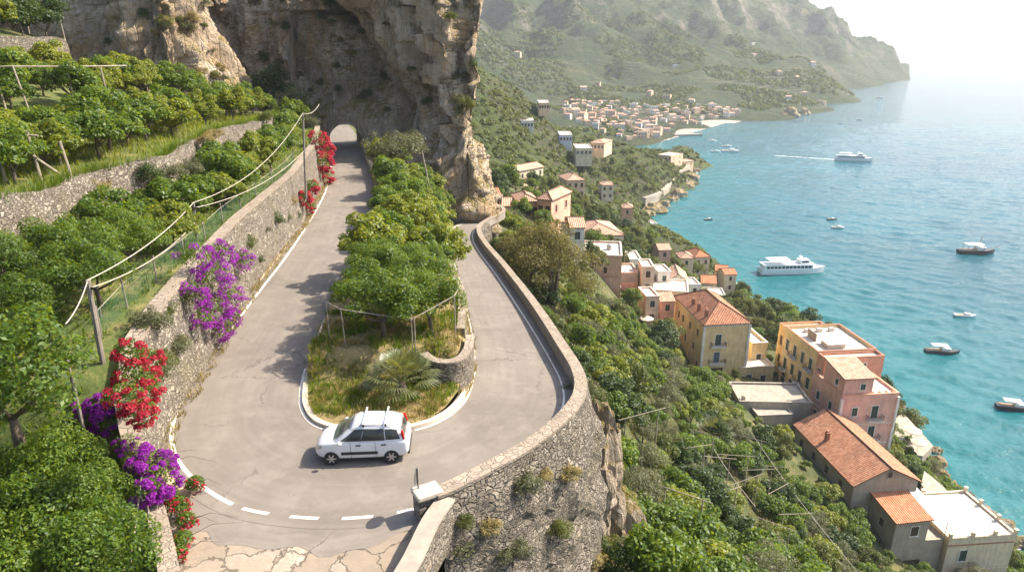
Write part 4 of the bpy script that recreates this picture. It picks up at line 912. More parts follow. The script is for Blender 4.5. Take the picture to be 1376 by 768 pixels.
cc = mid + nrm * (-.80 if nrm.y < 0 else .80) + Vector((.0, -.42, 0)) - Vector((cos(ang), sin(ang), 0)) * .02; make_car((cc.x, cc.y, .008), ang).scale = (.94, .96, .96)

# ------------------------------------------------------------------ buildings
class House:
    """local frame: x along the front (A->B), y towards the back, z up from zb; windows are put on faces F (front y=0), L (x=0), R (x=w), K (back)"""
    def __init__(s, name, label, A, w, d, ang, ze, zb, wall, roof='flat', group=None, tile='tile_old', rise=2.0, over=.35, cat='house', parapet=.5, chim=(), roofmat='terrace_tile', cop='coping_red', cornice=True):
        s.w, s.d, s.h = w, d, ze - zb; h = s.h; s.t = thing(name, label, cat, (A[0], A[1], zb), ang, group); u = Vector((cos(ang), sin(ang), 0)); v = Vector((-sin(ang), cos(ang), 0)); s.u, s.v = u, v
        c = Vector((A[0], A[1], 0)) + u * w / 2 + v * d / 2
        for i in np.arange(.12, 1, .25):
            for j in np.arange(.12, 1, .25): q = Vector((A[0], A[1], 0)) + u * w * i + v * d * j; BLOCK.append((q.x, q.y, max(w, d) * .16))
        mb = MB()
        if roof in ('gable', 'gablex'):
            if roof == 'gable':   # ridge along y
                mb.idx([(0, 0, -3), (w, 0, -3), (w, d, -3), (0, d, -3), (0, 0, h), (w, 0, h), (w, d, h), (0, d, h), (w / 2, 0, h + rise), (w / 2, d, h + rise)], [(0, 1, 5, 8, 4), (1, 2, 6, 5), (2, 3, 7, 9, 6), (3, 0, 4, 7), (3, 2, 1, 0)])
            else:
                mb.idx([(0, 0, -3), (w, 0, -3), (w, d, -3), (0, d, -3), (0, 0, h), (w, 0, h), (w, d, h), (0, d, h), (0, d / 2, h + rise), (w, d / 2, h + rise)], [(0, 1, 5, 4), (1, 2, 6, 9, 5), (2, 3, 7, 6), (3, 0, 4, 8, 7), (3, 2, 1, 0)])
        elif roof == 'mono':      # high side at the back
            mb.idx([(0, 0, -3), (w, 0, -3), (w, d, -3), (0, d, -3), (0, 0, h), (w, 0, h), (w, d, h + rise), (0, d, h + rise)], [(0, 1, 5, 4), (1, 2, 6, 5), (2, 3, 7, 6), (3, 0, 4, 7), (4, 5, 6, 7), (3, 2, 1, 0)])
        else: mb.box(0, w, 0, d, -3, h)
        mb.build('wall', M[wall], s.t)
        o = over; R = MB(); th = .16
        def slab(pts, uv):
            """a sloped roof plane with thickness"""
            n = len(pts); a = [Vector(p) + Vector((0, 0, .02)) for p in pts]; b = [p + Vector((0, 0, th)) for p in a]; R.face(b, uv); R.face(a[::-1])
            for k in range(n): R.face([a[k], a[(k + 1) % n], b[(k + 1) % n], b[k]])
        if roof == 'gable':
            sl = hypot(w / 2, rise); k = rise / (w / 2)
            slab([(-o, -o, h - o * k), (w / 2, -o, h + rise), (w / 2, d + o, h + rise), (-o, d + o, h - o * k)][::-1], [(d + o, 0), (d + o, sl), (-o, sl), (-o, 0)])
            slab([(w + o, -o, h - o * k), (w + o, d + o, h - o * k), (w / 2, d + o, h + rise), (w / 2, -o, h + rise)], [(-o, 0), (d + o, 0), (d + o, sl), (-o, sl)])
        elif roof == 'gablex':
            sl = hypot(d / 2, rise); k = rise / (d / 2)
            slab([(-o, -o, h - o * k), (w + o, -o, h - o * k), (w + o, d / 2, h + rise), (-o, d / 2, h + rise)], [(-o, 0), (w + o, 0), (w + o, sl), (-o, sl)])
            slab([(w + o, d + o, h - o * k), (-o, d + o, h - o * k), (-o, d / 2, h + rise), (w + o, d / 2, h + rise)], [(-o, 0), (w + o, 0), (w + o, sl), (-o, sl)])
        elif roof == 'mono':
            k = rise / d; sl = hypot(d, rise); slab([(-o, -o, h - o * k), (w + o, -o, h - o * k), (w + o, d + o, h + rise + o * k), (-o, d + o, h + rise + o * k)], [(-o, 0), (w + o, 0), (w + o, sl), (-o, sl)])
        elif roof == 'hip':
            m = min(w, d) / 2
            if d >= w: r0, r1 = (w / 2, m * 1.0, h + rise), (w / 2, d - m * 1.0, h + rise)
            else: r0, r1 = (m, d / 2, h + rise), (w - m, d / 2, h + rise)
            a, b, c_, e = (-o, -o, h), (w + o, -o, h), (w + o, d + o, h), (-o, d + o, h); sl = hypot(m, rise)
            def fc(pts, ax):
                lo = pts[0]; slab(pts, [((p[ax]), 0 if abs(p[2] - h) < .01 else sl) for p in pts])
            if d >= w: fc([a, b, r0], 0); fc([b, c_, r1, r0], 1); fc([c_, e, r1], 0); fc([e, a, r0, r1], 1)
            else: fc([a, b, r1, r0], 0); fc([b, c_, r1], 1); fc([c_, e, r0, r1], 0); fc([e, a, r0], 1)
        if roof != 'flat':
            rf = R.build('roof', M[tile], s.t); s.roof = rf
            if roof == 'hip':
                mb = MB()
                for p, q in ((a, r0), (b, r0 if d >= w else r1), (c_, r1), (e, r1 if d >= w else r0), (r0, r1)): mb.tube([Vector(p) + Vector((0, 0, .19)), Vector(q) + Vector((0, 0, .19))], .13, 6)
                mb.build('ridge_tiles', M[tile], rf)
            elif roof in ('gable', 'gablex'):
                mb = MB(); mb.tube([(w / 2, -o, h + rise + .16), (w / 2, d + o, h + rise + .16)] if roof == 'gable' else [(-o, d / 2, h + rise + .16), (w + o, d / 2, h + rise + .16)], .14, 6); mb.build('ridge_tiles', M[tile], rf)
            if cornice and roof == 'hip': mb = MB(); mb.box(-.18, w + .18, -.18, d + .18, h - .32, h - .01); mb.build('cornice', M['pl_white'], s.t)
        else:
            mb = MB(); mb.box(.28, w - .28, .28, d - .28, h + .004, h + .03); rf = mb.build('roof', M[roofmat], s.t); s.roof = rf
            if parapet:
                mb = MB(); p = parapet
                mb.box(0, w, 0, .26, h + .002, h + p); mb.box(0, w, d - .26, d, h + .002, h + p); mb.box(0, .26, .262, d - .262, h + .002, h + p); mb.box(w - .26, w, .262, d - .262, h + .002, h + p); pr = mb.build('parapet', M[wall], s.t)
                mb = MB(); e = .07; mb.box(-e, w + e, -e, .30, h + p + .002, h + p + .09); mb.box(-e, w + e, d - .30, d + e, h + p + .002, h + p + .09); mb.box(-e, .30, .302, d - .302, h + p + .002, h + p + .09); mb.box(w - .30, w + e, .302, d - .302, h + p + .002, h + p + .09); mb.build('coping', M[cop], pr)
        for cx, cyy, ch in chim:
            z = h + (rise * .45 if roof != 'flat' else 0); mb = MB(); mb.box(cx - .28, cx + .28, cyy - .28, cyy + .28, z - .6, z + ch); mb.box(cx - .38, cx + .38, cyy - .38, cyy + .38, z + ch + .002, z + ch + .10); mb.box(cx - .2, cx + .2, cyy - .2, cyy + .2, z + ch + .102, z + ch + .35); mb.build('chimney', M['pl_grey'] if roof == 'flat' else M['coping_red'], rf)
    def P(s, face, a, z, o):
        return {'F': (a, -o, z), 'K': (s.w - a, s.d + o, z), 'L': (-o, s.d - a, z), 'R': (s.w + o, a, z)}[face]
    def bx(s, mb, face, a0, a1, z0, z1, o0, o1):
        p = [s.P(face, a, z, o) for a, z, o in ((a0, z0, o0), (a1, z0, o0), (a1, z0, o1), (a0, z0, o1), (a0, z1, o0), (a1, z1, o0), (a1, z1, o1), (a0, z1, o1))]
        mb.idx(p, [(0, 1, 2, 3), (7, 6, 5, 4), (4, 5, 1, 0), (5, 6, 2, 1), (6, 7, 3, 2), (7, 4, 0, 3)])
    def win(s, face, a, z, w=.95, h=1.5, sh='shutter_green', frame='pl_white', balcony=False, sill=True, door=False, arch=False):
        mb = MB(); f = .13
        s.bx(mb, face, a - w / 2 - f, a - w / 2, z, z + h, -.02, .06); s.bx(mb, face, a + w / 2, a + w / 2 + f, z, z + h, -.02, .06); s.bx(mb, face, a - w / 2 - f, a + w / 2 + f, z + h, z + h + f, -.02, .07)
        if sill: s.bx(mb, face, a - w / 2 - f - .05, a + w / 2 + f + .05, z - .12, z, -.02, .14)
        fr = mb.build('door' if door else 'window', M[frame], s.t)
        mb = MB(); s.bx(mb, face, a - w / 2, a - .02, z, z + h, -.01, .022); s.bx(mb, face, a + .02, a + w / 2, z, z + h, -.01, .022)
        n = int(h / .16)
        for k in range(n): s.bx(mb, face, a - w / 2 + .06, a + w / 2 - .06, z + (k + .2) * h / n, z + (k + .5) * h / n, .023, .036)
        mb.build('shutter', M[sh], fr)
        if arch:
            mb = MB(); pts = [s.P(face, a + w / 2 * cos(pi * k / 10), z + h + .13 + w / 2 * sin(pi * k / 10), .024) for k in range(11)]; mb.face(pts); mb.build('fanlight', M[sh], fr)
        if balcony:
            bw = balcony if isinstance(balcony, (int, float)) and balcony > 1 else 2.2; mb = MB(); s.bx(mb, face, a - bw / 2, a + bw / 2, z - .30, z - .16, -.02, .95); bo = mb.build('balcony', M['pl_white'], s.t); mb = MB()
            for k in range(int(bw / .16) + 1): s.bx(mb, face, a - bw / 2 + k * .16, a - bw / 2 + k * .16 + .03, z - .158, z + .75, .88, .91)
            for q in (.0, .9): s.bx(mb, face, a - bw / 2, a + bw / 2, z + .75, z + .80, .87, .92); break
            for e in (-1, 1):
                for k in range(5): s.bx(mb, face, a + e * (bw / 2 - .02) - .015, a + e * (bw / 2 - .02) + .015, z - .158, z + .75, .05 + k * .18, .08 + k * .18)
                s.bx(mb, face, a + e * (bw / 2 - .02) - .02, a + e * (bw / 2 - .02) + .02, z + .752, z + .80, .02, .868)
            mb.build('railing', M['iron'], bo)
    def band(s, faces, z, mat='pl_white', h=.14, o=.05):
        mb = MB()
        for f in faces: s.bx(mb, f, 0, s.w if f in 'FK' else s.d, z, z + h, -.02, o)
        mb.build('string_course', M[mat], s.t)
    def quoin(s, pts, mat='pl_white'):
        mb = MB()
        for x, y in pts: mb.box(x - .24, x + .24, y - .24, y + .24, -.4, s.h - .35)
        o = mb.build('corner_pilaster', M[mat], s.t)
def fit(A, B, Dd, z):
    """front-left, front-right and back-left eave corners as photo pixels at height z"""
    a, b, d = (atz(*q, z) for q in (A, B, Dd)); u = b - a; w = u.length; ang = atan2(u.y, u.x); n = Vector((-sin(ang), cos(ang), 0)); return a, w, max(2.0, (d - a).dot(n)), ang
# yellow villa with the hipped tile roof
a, w, d, ang = fit((947, 437), (1008, 434), (907, 399), -36.5)
h = House('villa', 'tall yellow villa with a hipped terracotta roof and two balconies facing the road', a, w, d, ang, -36.5, -47.5, 'pl_yellow', 'hip', rise=3.0, tile='tile_old', chim=[(1.1, 2.2, 1.0), (.9, 5.6, 1.0), (1.0, 9, .8)])
h.win('F', 3.1, 6.6, 1.2, 2.3, balcony=3.0); h.win('F', 3.1, 2.9, 1.2, 2.2, 'shutter_blue', balcony=3.4); h.win('F', 3.4, -.3, 2.6, 2.0, 'shutter_brown', sill=False, door=True)
for a_, z in ((3, 7.6), (7, 7.4), (11, 7.4), (13.5, 7.4), (4.5, 4.0), (9, 3.8), (12.6, 3.8), (2, .9)): h.win('L', h.d - a_ if a_ < h.d else 2, z, .8, 1.5, 'shutter_brown', 'pl_yellow')
for a_ in (3, 7, 11): h.win('R', a_, 7.2, .9, 1.5); h.win('R', a_, 3.6, .9, 1.5)
h.quoin([(0.02, .02), (h.w - .02, .02)])
VIL = h
# annexe beside the villa
a, w, d, ang = fit((1010, 470), (1031, 469), (1006, 445), -44)
h = House('annexe', 'low cream annexe between the yellow villa and the flat-roofed apartment house', a, w, d + 2, ang, -43, -50, 'pl_yellow', 'flat', roofmat='white_roof', cop='white_roof'); h.win('F', w / 2, 3.6, 1.0, 1.4, 'shutter_brown')
a, w, d, ang = fit((994, 500), (1040, 498), (1000, 480), -47)
h = House('terrace_house', 'small house front with white awning roof below the yellow villa', a, w, max(d, 4), ang, -46.2, -50.5, 'pl_yellow', 'flat', roofmat='white_roof', parapet=.25, cop='white_roof'); h.win('F', 2, 1.0, 1.1, 1.9, 'shutter_green'); h.win('F', 5, 1.2, 1.0, 1.4, 'shutter_brown')
# long yellow and ochre row, its facade looking left
z = -38.5; a1 = atz(1098.5, 476, z); a2 = atz(1055, 441.5, z); u = (a2 - a1); L2 = u.length; v2 = Vector((u.y, -u.x, 0)).normalized()
ang = atan2(v2.y, v2.x)
h = House('apartment_house', 'yellow flat-roofed apartment house with rows of balcony windows facing the hillside', a1, 11.5, L2, ang, z, -51, 'pl_yellow', 'flat', parapet=.55); YEL = h; a1y = a1.copy()
for k in range(4):
    h.win('L', L2 * (k + .6) / 4.2, 8.6, 1.1, 2.3, balcony=(2.2 if k % 2 else False)); h.win('L', L2 * (k + .6) / 4.2, 4.6, 1.1, 2.3, 'shutter_green', balcony=(2.4 if k in (0, 2) else False)); h.win('L', L2 * (k + .6) / 4.2, .6, 1.5, 2.2, 'shutter_brown', sill=False, door=True, arch=True)
for k in range(3): h.win('F', 2.2 + k * 3.4, 8.8, 1.0, 1.7); h.win('R', L2 * (k + .5) / 3, 8.6, 1.0, 1.7)
h.band('LF', 7.6); mb = MB(); mb.box(3.2, 6.6, 2.0, 4.6, h.h + .03, h.h + .9); mb.box(2.9, 6.9, 1.7, 4.9, h.h + .902, h.h + 1.02); mb.build('roof_hut', M['white_roof'], h.roof); mb = MB(); mb.box(2.6, 2.75, 5.5, 8.5, h.h + .03, h.h + 1.6); mb.build('roof_screen', M['pole_wood'], h.roof)
z = -40.5; a1 = atz(1060, 452, z); a2 = atz(1030, 441, z - .5); u = (a2 - a1); u.z = 0; L2 = max(u.length, 9)
h = House('apartment_house', 'ochre lower end of the apartment row with a red-edged roof next to the annexe', Vector((a2.x, a2.y, 0)) - u.normalized() * (L2 - 0) * 1.0 + Vector((.2, 0, 0)), 9, L2, ang, z, -51, 'pl_ochre', 'flat', parapet=.45)
for k in range(3): h.win('L', L2 * (k + .5) / 3, 6.6, 1.0, 2.1, 'shutter_brown', 'pl_ochre'); h.win('L', L2 * (k + .5) / 3, 2.6, 1.0, 1.9, 'shutter_brown', 'pl_ochre', balcony=(k == 1))
# pink palazzo: long block, corner tower room and front wing
z = -41.5; A_ = atz(1132, 534, z); B_ = atz(1208, 530, z); u = B_ - A_; w = u.length; ang = atan2(u.y, u.x)
h = House('palazzo', 'pink palazzo by the sea with white corner strips and a potted roof terrace', A_, w, 9.5, ang, z, -55.5, 'pl_pink', 'flat', parapet=.35, roofmat='terrace_tile', cop='pl_coral'); PINK = h
for k, zz in enumerate((10.2, 6.3, 2.3)): h.win('F', w * .26, zz - .2 + (.3 if k == 0 else 0), 1.0, 1.6); h.win('F', w * .62, zz - .5, 1.2, 2.4, balcony=2.8)
for zz in (10, 6.2, 2.4):
    for q in (2.5, 6.5): h.win('L', q, zz, 1.0, 1.6)
    h.win('R', 4.5, zz, 1.0, 1.6)
h.quoin([(.02, .02), (h.w - .02, .02)]); h.band('FLR', 8.6); h.band('FLR', 4.7)
mb = MB()
for k in range(7): mb.lathe([(.10, 0), (.22, .05), (.28, .5), (.24, .52)], 8, (h.w * (.2 + .12 * k), .55, h.h + .03))
mb.build('plant_pot', M['coping_red'], h.roof)
Pq = Vector((A_.x, A_.y, 0)); uu, vv = h.u, h.v
tw = House('roof_room', 'small pink roof room with a pale tiled roof standing on the corner of the palazzo terrace', Pq + uu * .2 + vv * .3, 5.2, 6.2, ang, z + 3.3, z + .04, 'pl_pink', 'mono', rise=.9, tile='tile_pale', over=.3); tw.win('F', 3.4, 1.1, .9, 1.1); tw.win('L', 4.0, 1.2, .9, 1.1)
nb = House('palazzo', 'coral front block with a railed roof joining the yellow apartment house to the palazzo', Vector((a1y.x, a1y.y, 0)) + YEL.u * .05 - YEL.v * 2.6, 11.4, 2.58, atan2(YEL.u.y, YEL.u.x), -38.6, -55.5, 'pl_coral', 'flat', parapet=.45); nb.win('F', 7.5, 14.0, 1.1, 2.1); nb.win('F', 3.2, 14.0, 1.1, 2.1)
for zz in (13, 9, 5): nb.win('L', 1.3, zz, 1.0, 1.8)
# old grey flat roof
a, w, d, ang = fit((994, 541), (1091, 543), (984, 517), -44.5)
h = House('flat_roof_house', 'old house with a broad cracked grey concrete roof below the yellow villa', a, w, max(d, 7.5), ang, -44.5, -50, 'pl_grey', 'flat', parapet=.3, roofmat='concrete', cop='concrete', chim=[(.8, .8, .7)]); h.win('F', 2.5, 2.0, .9, 1.4, 'shutter_brown', 'pl_grey')
a, w, d, ang = fit((1019, 559), (1066, 557), (1013, 540), -45.5)
h = House('outbuilding', 'stained concrete outbuilding stepping down in front of the grey flat roof', a, w, max(d, 4), ang, -45.5, -52, 'pl_grey', 'flat', parapet=.12, roofmat='concrete', cop='concrete')
# long tiled barn
a, w, d, ang = fit((1148, 651), (1234, 645), (1068, 571), -46.0)
h = House('long_house', 'long stone house with a brown striped tile roof and a chimney on its left slope', a, w, d, ang, -46.0, -51, 'pl_grey', 'gable', rise=2.6, tile='tile_old', over=.4, chim=[(1.6, d * .62, 1.2)]); h.win('F', w * .53, h.h + .9, .7, .9, 'shutter_brown', 'pl_grey')
for k in range(4): h.win('L', d * (k + .6) / 4.4, 2.3, .9, 1.4, 'shutter_brown', 'pl_grey')
# lean-to with new tiles
a, w, d, ang = fit((1205, 702), (1250, 697), (1168, 649), -48.6)
h = House('cottage', 'low cottage with a bright orange single-pitch tile roof in front of the long house', a, w, d, ang, -48.6, -52.5, 'pl_grey', 'mono', rise=1.5, tile='tile_red', over=.35); h.win('F', w * .6, 1.3, 1.2, 1.6, 'shutter_brown', 'pl_white'); h.win('L', d * .35, 1.3, .9, 1.3, 'shutter_brown', 'pl_grey'); h.win('L', d * .7, 1.3, .9, 1.3, 'shutter_brown', 'pl_grey'); COT = h
q = Vector((a.x, a.y, 0)) + h.u * (w + .3); t = thing('metal_awning', 'grey corrugated awning on posts between the orange-tiled cottage and the white roof deck', 'awning', (q.x, q.y, -48.6), ang); mb = MB(); mb.idx([(0, 0, 0), (2.4, -.6, -.5), (2.4, d * .8, .7), (0, d * .8, 1.2), (0, 0, .06), (2.4, -.6, -.44), (2.4, d * .8, .76), (0, d * .8, 1.26)], [(3, 2, 1, 0), (4, 5, 6, 7), (0, 1, 5, 4), (1, 2, 6, 5), (2, 3, 7, 6), (3, 0, 4, 7)]); mb.build('canopy', M['metal_sheet'], t)
for x, y in ((2.3, -.4), (2.3, d * .75)): mb = MB(); mb.tube([(x, y, -3.6), (x, y, -.2)], .05, 5); mb.build('post', M['post_grey'], t)
# roof deck house bottom right
A_ = atz(1276, 725, -52.3); B_ = atz(1366, 719, -52.3); u = B_ - A_; w = u.length; ang = atan2(u.y, u.x)
h = House('terrace_house', 'cream house at the bottom right with a white roof deck edged by pillars', A_ , w, 10.5, ang, -52.3, -59, 'pl_cream', 'flat', parapet=.22, roofmat='white_roof', cop='pl_cream'); h.win('F', w * .26, 2.8, 1.1, 1.9, 'shutter_green'); h.win('R', 5, 2.8, 1.0, 1.8); h.band('F', 5.6, 'coping_red', .18, .10); h.band('F', 1.0, 'pl_cream')
for x, y in ((.13, .13), (w * .35, .13), (w * .68, .13), (w - .13, .13), (w - .13, 3.4), (w - .13, 7), (w - .13, 10.3), (3.0, 10.3)):
    mb = MB(); mb.box(x - .2, x + .2, y - .2, y + .2, h.h + .33, h.h + .95); mb.box(x - .26, x + .26, y - .26, y + .26, h.h + .952, h.h + 1.05); mb.build('deck_pillar', M['pl_cream'], h.t)
mb = MB()
for zz in (.62, .9): mb.tube([(w - .13, .3, h.h + zz), (w - .13, 10.2, h.h + zz)], .025, 5); mb.tube([(.3, .13, h.h + zz), (w - .3, .13, h.h + zz)], .025, 5)
mb.build('railing', M['metal_sheet'], h.t)
ext = House('outbuilding', 'small square outbuilding with flat roof tucked beside the cream terrace house', Vector((A_.x, A_.y, 0)) - h.u * 3.2 + h.v * .8, 3.0, 3.6, ang, -52.9, -58, 'pl_grey', 'flat', parapet=.1, roofmat='concrete', cop='concrete')
# white lane between the long house and the sea
PTS = [(1238, 650), (1266, 694), (1288, 674), (1262, 648), (1242, 632)]
mb = MB(); mb.prism([tuple(atz(px, py, -53.2))[:2] for px, py in PTS], -66, -53.2); o = mb.build('lane', M['concrete']); o['kind'] = 'structure'
PTS = [(1196, 606), (1240, 612), (1254, 598), (1212, 552), (1200, 566)]
mb = MB(); mb.prism([tuple(atz(px, py, -58.6))[:2] for px, py in PTS], -68, -58.6); bevel(mb.build('sea_terrace', M['concrete']), .1); tag(D.objects['sea_terrace'], 'concrete seaside terrace on the rocks beside the pink palazzo', 'terrace')
# terracotta block with white roof terraces
z = -28.0; A_ = atz(777, 334, z); ym = A_.y
a, w, d, ang = fit((779, 344), (836, 346), (781, 325), -26.0)
h = House('apartment_house', 'brick-red apartment block with white roof terraces stepping down the slope', a, w, max(d, 9), ang, -26.0, -34.5, 'pl_salmon', 'flat', parapet=.35, roofmat='white_roof', cop='white_roof'); TER = h
h.win('F', w * .32, 5.3, .7, 1.1, 'shutter_brown', 'pl_salmon', sill=False); h.win('F', w * .62, 5.0, .7, 1.3, 'shutter_brown', 'pl_salmon', sill=False); h.band('F', 4.2, 'pl_terra', .12)
for q in (2, 5): h.win('R', q, 5, 1.0, 1.6); h.win('R', q, 1.6, 1.0, 1.6)
a2, w2, d2, ang2 = fit((818, 371), (857, 371), (822, 360), -33)
h = House('house', 'grey rendered lower block with a pink facing under the brick-red apartment block', a2, w2, max(d2, 7), ang2, -32.5, -45, 'pl_grey', 'flat', parapet=.3, roofmat='white_roof', cop='pl_salmon'); h.win('F', w2 * .25, 8.6, 1.5, 1.6, 'shutter_brown', 'pl_cream'); mb = MB(); h.bx(mb, 'F', w2 * .40, w2 - .05, 5.0, 10.5, -.02, .05); mb.build('render_panel', M['pl_salmon'], h.t); h.band('F', 4.4, 'concrete', .2, .15)
def simple(name, label, A, B, Dd, z, hh, wall, roof, tile='tile_pale', rise=1.6, wins=3, dmin=6, storeys=2, rm='white_roof', group=None, par=.3):
    a, w, d, ang = fit(A, B, Dd, z); h = House(name, label, a, w, max(d, dmin), ang, z, z - hh, wall, roof, group, tile, rise, .3, roofmat=rm, cop='white_roof', parapet=par, cornice=False)
    for s_ in range(storeys):
        zz = hh - 2.5 - 3.1 * s_
        if zz < .3: break
        for k in range(wins): h.win('F', w * (k + .5) / wins, zz, .95, 1.5, rng.choice(['shutter_brown', 'shutter_green', 'shutter_brown']), wall)
        for k in range(2): h.win('L', h.d * (k + .5) / 2, zz, .9, 1.4, 'shutter_brown', wall); h.win('R', h.d * (k + .5) / 2, zz, .9, 1.4, 'shutter_brown', wall)
    return h
simple('villa', 'cream villa with a peach tiled roof behind the brick-red apartment block', (783, 318), (838, 316), (776, 300), -30, 8, 'pl_cream', 'hip', 'tile_pale', 1.9, 4)
simple('villa', 'peach villa with a rounded front bay near the far road bend', (697, 272), (723, 271), (696, 262), -12.5, 5.5, 'pl_peach', 'hip', 'tile_pale', 1.0, 3, 5)
simple('villa', 'taller salmon house joined to the right of the peach villa by the far road bend', (722, 268), (741, 270), (722, 254), -11.5, 6, 'pl_salmon', 'hip', 'tile_pale', 1.2, 2, 7)
simple('house', 'small whitish house joined to the left of the peach villa', (676, 277), (697, 277), (678, 268), -13.5, 5, 'pl_white', 'gablex', 'tile_pale', .9, 2, 5)
simple('house', 'small house with a reddish roof just above the far road bend', (652, 264), (672, 263), (650, 256), -11.0, 4.5, 'pl_peach', 'gablex', 'tile_old', .9, 2, 5)
simple('house', 'low white house with red roof strip left of the cream villa', (742, 318), (768, 317), (745, 308), -29, 4.5, 'pl_white', 'gablex', 'tile_old', .8, 3, 5)
simple('house', 'pink-roofed villa alone among trees above the cove', (762, 243), (786, 242), (762, 236), -29, 7, 'pl_peach', 'hip', 'tile_pale', 1.6, 3, 6)
simple('house', 'long roofed cottage in the trees above the villas', (698, 230), (730, 224), (694, 226), -22.5, 4, 'pl_cream', 'gablex', 'tile_pale', 1.2, 4, 6)
simple('house', 'low beige house with a long flat roof behind the tall yellow villa', (868, 390), (925, 394), (868, 374), -39, 5, 'pl_cream', 'flat', wins=5, dmin=9, rm='terrace_tile', storeys=1)
simple('house', 'white gabled house behind the tall yellow villa', (897, 377), (925, 378), (893, 364), -40, 5, 'pl_white', 'gable', 'tile_pale', 1.8, 2, 8)
simple('house', 'white flat house under awnings left of the tall yellow villa', (880, 412), (905, 416), (885, 400), -43, 5, 'pl_white', 'flat', wins=2, dmin=7)
simple('house', 'lowest white house in the cluster left of the tall yellow villa', (868, 445), (900, 450), (872, 435), -44.5, 4, 'pl_white', 'flat', wins=3, dmin=5, storeys=1)
simple('house', 'pale stacked house just right of the grey lower block', (858, 372), (878, 374), (860, 362), -38, 7, 'pl_peach', 'flat', wins=2, dmin=6)
simple('house', 'narrow white house behind the pale stacked house', (846, 350), (862, 350), (846, 338), -35, 6, 'pl_white', 'flat', wins=2, dmin=6)
simple('tower_house', 'round-looking stone tower house with an orange hipped roof above the shore', (934, 346), (954, 345), (930, 337), -52, 7, 'pl_cream', 'hip', 'tile_red', 1.8, 2, 8)
simple('house', 'orange-roofed cottage right of the tower house on the shore', (962, 363), (978, 364), (960, 357), -57, 4, 'pl_peach', 'gablex', 'tile_red', 1.2, 2, 5)
simple('house', 'second orange-roofed cottage below the tower house', (943, 380), (962, 381), (944, 370), -56, 4, 'pl_cream', 'gablex', 'tile_red', 1.4, 2, 6)
simple('house', 'white shore cottage beneath the two orange-roofed cottages', (948, 397), (975, 398), (948, 387), -57, 4, 'pl_white', 'flat', wins=2, dmin=6)
simple('house', 'white shore house directly behind the hipped roof of the yellow villa', (965, 410), (992, 413), (965, 400), -57, 5, 'pl_white', 'gablex', 'tile_pale', 1.0, 3, 6)
simple('house', 'white cube house at the water of the far cove', (866, 302), (884, 301), (866, 297), -58, 5, 'pl_white', 'flat', wins=3, dmin=7)
for A, B, Dd, z, hh, wl, rf, lab in [((752, 182), (769, 182), (752, 177), -27, 5, 'pl_blue', 'flat', 'pale blue block on the green headland'), ((774, 200), (796, 200), (774, 194), -31, 5.5, 'pl_cream', 'flat', 'white villa with many windows on the crest of the green headland'), ((793, 192), (812, 193), (793, 187), -30, 4, 'pl_peach', 'hip', 'smaller white villa right behind the one on the headland crest'),
                                     ((700, 163), (717, 163), (700, 159), -18, 5, 'pl_white', 'flat', 'small white house high on the headland slope'), ((724, 139), (738, 139), (724, 135), -12, 3.6, 'pl_peach', 'flat', 'peach house on the ridge of the headland'), ((884, 208), (902, 210), (884, 203), -51, 7, 'pl_peach', 'flat', 'peach house near the tip of the headland'), ((905, 216), (918, 218), (906, 212), -57, 5, 'pl_peach', 'hip', 'last house at the very tip of the headland'),
                                     ((642, 220), (655, 220), (642, 215), -24, 5, 'pl_white', 'hip', 'pale house peeping out beside the cliff edge'), ((645, 240), (668, 238), (645, 233), -21, 5, 'pl_white', 'flat', 'white house beside the cliff edge below the pale one')]:
    simple('house', lab, A, B, Dd, z, hh, wl, rf, 'tile_pale', 1.0, 4, 7, 2, 'terrace_tile')
def stack(label, px, py, wpx, st, wall, roof='flat', tile='tile_pale'):
    """a small house standing on the slope where the photo shows its foot"""
    p = hit(px, py, hz); dep = p.y * cos(PT) - (p.z - CAM_H) * sin(PT); w = wpx / F * dep; h = House('stepped_house', label, p, w, 6.0, rng.uniform(-.12, .12), p.z + 3.0 * st, p.z, wall, roof, None, tile, 1.1, .25, roofmat='terrace_tile', cop='white_roof', parapet=.3, cornice=False)
    for q in range(st):
        for k in range(max(1, int(w / 2.4))): h.win('F', w * (k + .5) / max(1, int(w / 2.4)), .9 + 3.0 * q, .95, 1.4, 'shutter_green' if (k + q) % 2 else 'shutter_brown', wall)
    return h
for a_ in [('cream three-storey house wedged beside the grey lower block', 860, 412, 16, 3, 'pl_cream'), ('white two-storey house with flat roof uphill of the white gabled house', 882, 398, 18, 2, 'pl_white'), ('peach house stepping down below the cream three-storey one', 866, 436, 18, 2, 'pl_peach'), ('salmon house close to the left wall of the tall yellow villa', 886, 440, 18, 2, 'pl_salmon', 'gablex'),
           ('small cream house with tiles above the white gabled house', 912, 372, 18, 2, 'pl_cream', 'hip'), ('pink house on the edge of the wood above the white gabled house', 884, 362, 16, 2, 'pl_pink', 'gablex'), ('white cottage left of the brick-red apartment block', 766, 350, 18, 2, 'pl_white', 'gablex'), ('peach cottage in the trees left of the cream villa', 752, 336, 18, 1, 'pl_peach', 'gablex'),
           ('tiny white house on the bend below the tower house', 925, 398, 16, 1, 'pl_white'), ('cream shore house right of the second orange-roofed cottage', 972, 392, 16, 2, 'pl_cream', 'gablex', 'tile_red'), ('salmon house in the wood between the cream villa and the cove', 835, 300, 14, 2, 'pl_salmon', 'hip'), ('pale house in the trees right of the pink-roofed villa', 808, 268, 16, 2, 'pl_cream', 'hip')]: stack(*a_)
VIEWCLEAR = [(795, 350, 862, 402), (862, 372, 930, 452), (905, 425, 1012, 500), (985, 505, 1092, 575), (1062, 575, 1125, 650), (1015, 455, 1110, 528), (672, 250, 742, 268), (745, 300, 840, 322), (1190, 690, 1290, 760), (935, 335, 990, 400)]
